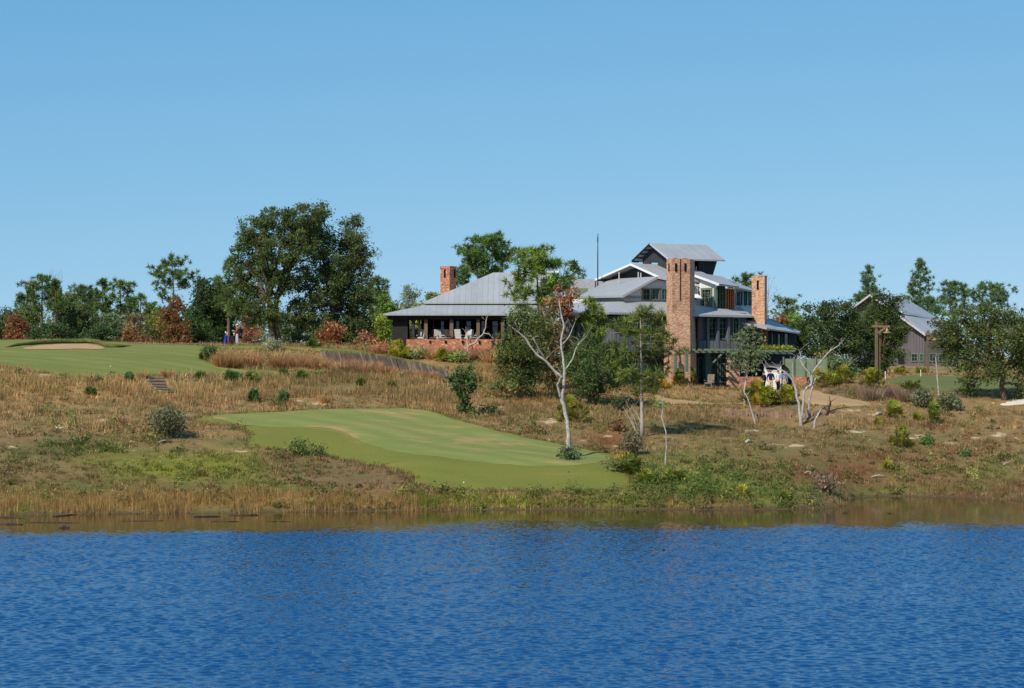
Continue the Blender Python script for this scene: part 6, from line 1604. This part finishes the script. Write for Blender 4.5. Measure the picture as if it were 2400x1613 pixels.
def person(label, b, heading, height, shirt, trousers, hair=(70, 52, 40), cap=None, shorts=False, sit=False, armL=None, armR=None, shoe=(60, 54, 50), stride=.06, lean=0.):
    """one continuous skinned body; clothes are slightly larger skins over the same joints. Local axes: x to the figure's left, -y forward"""
    root = empty('person', b, label, 'person'); k = height / 1.75
    R = Matrix.Rotation(heading, 3, 'Z')
    hz = .92 if not sit else .46
    def J(x, y, z): return R @ (Vector((x, y - lean * max(0, z - hz), z)) * k)
    pel, waist, chest, neck0, neck, head, crown = J(0, 0, hz), J(0, .01, hz + .16), J(0, .015, hz + .38), J(0, .02, hz + .52), J(0, 0, hz + .60), J(0, -.02, hz + .70), J(0, -.01, hz + .80)
    V = [pel, waist, chest, neck0, neck, head, crown]; E_ = [(i, i + 1) for i in range(6)]
    Rd = [(.15, .11), (.13, .10), (.165, .11), (.085, .075), (.052, .052), (.082, .098), (.06, .075)]
    def add(p, par, r): V.append(p); E_.append((par, len(V) - 1)); Rd.append(r); return len(V) - 1
    arms = {}
    for sx, arm in ((1, armL), (-1, armR)):
        el, wr = arm if arm else ((.24, .03, hz + .17), (.25, -.04, hz - .07))
        sh = add(J(sx * .19, .02, hz + .49), 3, .058); e = add(J(sx * el[0], el[1], el[2]), sh, .043); w_ = add(J(sx * wr[0], wr[1], wr[2]), e, .030)
        d = (V[w_] - V[e]).normalized(); pm = add(V[w_] + d * .07 * k, w_, (.040, .02)); sd = d.cross(R @ Vector((1, 0, .2))).normalized()
        for q, ln in zip((-.027, -.009, .009, .027), (.062, .075, .072, .056)):
            f1 = add(V[pm] + d * .035 * k + sd * q * k, pm, .0105); add(V[f1] + d * ln * k + sd * q * .3 + R @ Vector((-sx * .014, -.01, 0)), f1, .008)
        tb = add(V[w_] + d * .045 * k + sd * .045 * k, pm, .011); add(V[tb] + d * .04 * k + sd * .012, tb, .009)
        arms[sx] = (sh, e, w_)
    legs = {}
    for sx in (1, -1):
        hp = add(J(sx * .09, 0, hz - .06), 0, .095)
        if sit: kn = add(J(sx * .11, -.42, hz + .02), hp, .062); an = add(J(sx * .11, -.40, .09), kn, .042)
        else: kn = add(J(sx * .10, -.02 + sx * stride * .5, .48), hp, .062); an = add(J(sx * .105, .02 + sx * stride, .09), kn, .042)
        toe = add(V[an] + R @ Vector((sx * .02, -.17 * k, -.055 * k)), an, (.042, .03)); legs[sx] = (hp, kn, an, toe)
    rt = V[0]
    body = skinned('body', V, E_, [tuple(x * k for x in r) if isinstance(r, tuple) else r * k for r in Rd], SKIN, root)
    # face: eyes, nose, mouth, ears
    fm = MB(); H_ = head
    o3 = ORG[root.name]
    for sx in (-1, 1): fm.ball(o3 + H_ + R @ (Vector((sx * .032, -.094, .018)) * k), .011 * k, 6, 4)
    fm.build('eyes', cloth((40, 34, 30)), body)
    nm = MB().tube([o3 + H_ + R @ (Vector((0, -.095, .02)) * k), o3 + H_ + R @ (Vector((0, -.118, -.022)) * k)], [.008 * k, .015 * k], 6)
    for sx in (-1, 1): nm.ball(o3 + H_ + R @ (Vector((sx * .083, .0, 0)) * k), (.014 * k, .022 * k, .032 * k), 6, 5)
    nm.build('nose_and_ears', SKIN, body); MB().box(o3 + H_ + R @ (Vector((0, -.092, -.05)) * k), (.045 * k, .012, .009), heading).build('mouth', cloth((150, 84, 76)), body)
    # shirt
    sv, se, sr = [V[0] + R @ Vector((0, 0, .0)), V[1], V[2], V[3]], [(0, 1), (1, 2), (2, 3)], [(.168, .128), (.15, .118), (.182, .126), (.098, .088)]
    for sx in (1, -1):
        sh, e, w_ = arms[sx]; n0 = len(sv); sv += [V[sh], V[e], V[sh].lerp(V[e], .98) if shorts else V[e].lerp(V[w_], .8)]; se += [(3, n0), (n0, n0 + 1), (n0 + 1, n0 + 2)]; sr += [.076, .058, .054 if shorts else .044]
    skinned('shirt', sv, se, [tuple(x * k for x in r) if isinstance(r, tuple) else r * k for r in sr], cloth(shirt), root)
    tv, te, tr_ = [V[0] + R @ Vector((0, 0, .03)), V[0] + R @ Vector((0, 0, -.05))], [(0, 1)], [(.16, .12), (.165, .125)]
    for sx in (1, -1):
        hp, kn, an, toe = legs[sx]; n0 = len(tv); tv += [V[hp], V[kn]]; te += [(1, n0), (n0, n0 + 1)]; tr_ += [.108, .08]
        if not shorts: tv.append(V[an] + Vector((0, 0, .01))); te.append((n0 + 1, n0 + 2)); tr_.append(.062)
    skinned('trousers' if not shorts else 'shorts', tv, te, [tuple(x * k for x in r) if isinstance(r, tuple) else r * k for r in tr_], cloth(trousers), root)
    for sx in (1, -1):
        hp, kn, an, toe = legs[sx]; mb = MB()
        d = R @ Vector((0, -1, 0)); c = o3 + V[an] + d * .07 * k - Vector((0, 0, .05 * k))
        mb.ball(c, (.05 * k, .05 * k, .045 * k)); mb.tube([c - d * .1 * k, c, c + d * .1 * k], [.045 * k, .05 * k, .04 * k], 8); mb.build('shoe', cloth(shoe), root, smooth=True)
    hm = MB().ball(o3 + crown + R @ Vector((0, .02 * k, -.03 * k)), (.098 * k, .112 * k, .085 * k), 12, 8); hm.build('hair', cloth(hair), root, smooth=True)
    if cap:
        cm = MB().lathe(o3 + crown - Vector((0, 0, .015 * k)), [(.112 * k, -.02), (.114 * k, .02), (.09 * k, .07), (.03 * k, .095), (.001, .097)], 14)
        cm.slab([o3 + crown + R @ (Vector((x, y, -.025)) * k) for x, y in ((-.09, -.06), (.09, -.06), (.075, -.19), (-.075, -.19))], .015); cm.build('cap', cloth(cap), root, smooth=False)
    return root

gb = ground(556, 204.6)
person('standing golfer in a white cap, brown pullover and grey trousers', gb, -1.25, 1.8, (112, 82, 78), (176, 172, 178), cap=(236, 236, 236), armL=((.22, -.12, 1.12), (.10, -.30, 1.20)), armR=((.24, -.10, 1.10), (.06, -.30, 1.16)))

def golf_bag(label, p, col, top, tilt, stand=True, heads=((214, 206, 190), (196, 160, 140), (230, 230, 226)), group=None, towel=None):
    t = empty('golf_bag', p, label, 'golf bag'); ax = Vector((tilt[0], tilt[1], 1)).normalized()
    if not stand: ax = Vector(tilt).normalized()
    a = Vector(p); b = a + ax * .82
    MB().tube([a, a + ax * .05, a + ax * .4, b - ax * .06, b], [.13, .15, .145, .15, .155], 12).build('bag_body', cloth(col), t, smooth=True)
    side = ax.cross(Vector((0, 1, 0))).normalized()
    MB().tube([a + ax * .18 - Vector((0, .15, 0)), a + ax * .48 - Vector((0, .15, 0))], [.08, .075], 8).build('pocket', cloth(top), t, smooth=True)
    MB().tube([b - ax * .05 + side * .15, a + ax * .55 + side * .26, a + ax * .2 + side * .16], .022, 6).build('strap', cloth((30, 32, 40)), t)
    for i, h in enumerate(heads):
        o = side * (i - 1) * .08 + Vector((0, .05 * (i % 2), 0)); e = b + ax * (.2 + .05 * i) + o
        c = MB().tube([b + o * .6 - ax * .2, e], .008, 5); c.build('club_shaft', 'grey_metal', t)
        MB().ball(e, (.06, .06, .09), 8, 6).build('headcover', cloth(h), t, smooth=True)
    if stand:
        for s in (-1, 1): MB().tube([b - ax * .12, a + side * .2 * s + Vector((0, .4, 0.02))], .012, 5).build('stand_leg', 'dark_metal', t)
g1 = ground(527, 204.8); golf_bag('bright blue golf bag with pale headcovers standing left of the golfer', g1, (28, 44, 150), (40, 60, 170), (.12, .1))
g2 = ground(549, 205.2); golf_bag('dark navy golf bag with a white top at the golfer\'s feet', g2, (20, 26, 48), (24, 30, 52), (-.1, .15), heads=((226, 224, 220), (60, 60, 70)))
g3 = gb + Vector((.22, .28, .62)); golf_bag('navy and white golf bag carried on the standing golfer\'s back', g3, (30, 36, 66), (150, 160, 180), (.10, .12, 1), False, heads=((232, 234, 240), (190, 200, 220)))
g4 = ground(540, 205.6); golf_bag('small maroon golf bag between the two darker bags', g4, (74, 34, 44), (60, 30, 40), (.3, .2), heads=((90, 50, 56), (60, 40, 44)))

pe = ground(1806, 186.6)
person('person seen from behind in a navy shirt and tan shorts on the terrace', pe, pi + .15, 1.8, (26, 32, 58), (208, 188, 162), shorts=True, armL=((.27, -.02, 1.10), (.20, -.16, .98)), armR=((.29, -.02, 1.08), (.26, -.2, 1.02)))
pe = ground(1824, 187.6)
person('person in a white shirt standing in front of the white hut', pe, .4, 1.72, (222, 218, 214), (70, 40, 46))
pe = ground(1839, 187.4)
person('person in a grey-blue shirt at the fence end', pe, pi - .6, 1.68, (126, 138, 162), (176, 172, 160))
pe = ground(1790, 187.2)
person('person in dark clothes left of the navy-shirted person', pe, pi + .8, 1.66, (34, 38, 56), (44, 42, 50), armL=((.25, -.12, 1.10), (.18, -.32, 1.12)))

# ------------------------------------------------------------------ camera, sun, sky
cam = bpy.data.cameras.new('camera'); co = bpy.data.objects.new('camera', cam); COL.objects.link(co)
co.location = (0, 0, EYE); co.rotation_euler = (pi / 2, 0, 0)
cam.lens = F / 2400 * 36; cam.sensor_width = 36; cam.shift_y = (HY - 806.5) / 2400
cam.clip_start = .5; cam.clip_end = 20000
SC.camera = co
AZ, EL = math.radians(56), math.radians(42)          # the sun stands to the left and behind the camera
sd = Vector((-math.cos(AZ) * math.cos(EL), -math.sin(AZ) * math.cos(EL), math.sin(EL)))
sl = bpy.data.lights.new('sun', 'SUN'); sl.energy = 4.7; sl.angle = math.radians(.53); sl.color = (1, .92, .79)
so = bpy.data.objects.new('sun', sl); COL.objects.link(so); so.rotation_euler = (-sd).to_track_quat('-Z', 'Y').to_euler()
w = bpy.data.worlds.new('World'); SC.world = w; w.use_nodes = True
nt = w.node_tree; bg = nt.nodes['Background']
sky = nt.nodes.new('ShaderNodeTexSky'); sky.sky_type = 'NISHITA'; sky.sun_disc = False
sky.sun_elevation = EL; sky.sun_rotation = math.atan2(sd.x, sd.y)
sky.altitude = 300; sky.air_density = 1.0; sky.dust_density = .1; sky.ozone_density = 5
tc = nt.nodes.new('ShaderNodeTexCoord'); mp = nt.nodes.new('ShaderNodeMapping')
mp.inputs['Location'].default_value = (0, 0, .14); mp.inputs['Scale'].default_value = (1, 1, 1.2)      # clear dry air: no pale band at the horizon
nt.links.new(tc.outputs['Generated'], mp.inputs['Vector']); nt.links.new(mp.outputs['Vector'], sky.inputs['Vector'])
se = nt.nodes.new('ShaderNodeSeparateColor'); cb = nt.nodes.new('ShaderNodeCombineColor')
nt.links.new(sky.outputs[0], se.inputs[0]); nt.links.new(cb.outputs[0], bg.inputs['Color'])
for i, (k, e) in enumerate(((1.30, 1.25), (.85, .68), (.83, .40))):     # deep clean blue of a dry winter day
    n1 = nt.nodes.new('ShaderNodeMath'); n1.operation = 'MULTIPLY'; n1.inputs[1].default_value = .15
    n2 = nt.nodes.new('ShaderNodeMath'); n2.operation = 'POWER'; n2.inputs[1].default_value = e
    n3 = nt.nodes.new('ShaderNodeMath'); n3.operation = 'MULTIPLY'; n3.inputs[1].default_value = k / .15
    nt.links.new(se.outputs[i], n1.inputs[0]); nt.links.new(n1.outputs[0], n2.inputs[0]); nt.links.new(n2.outputs[0], n3.inputs[0]); nt.links.new(n3.outputs[0], cb.inputs[i])
bg.inputs['Strength'].default_value = .15
SC.view_settings.view_transform = 'Standard'; SC.view_settings.look = 'None'
SC.view_settings.exposure = 0; SC.view_settings.gamma = 1; SC.view_settings.use_curve_mapping = False
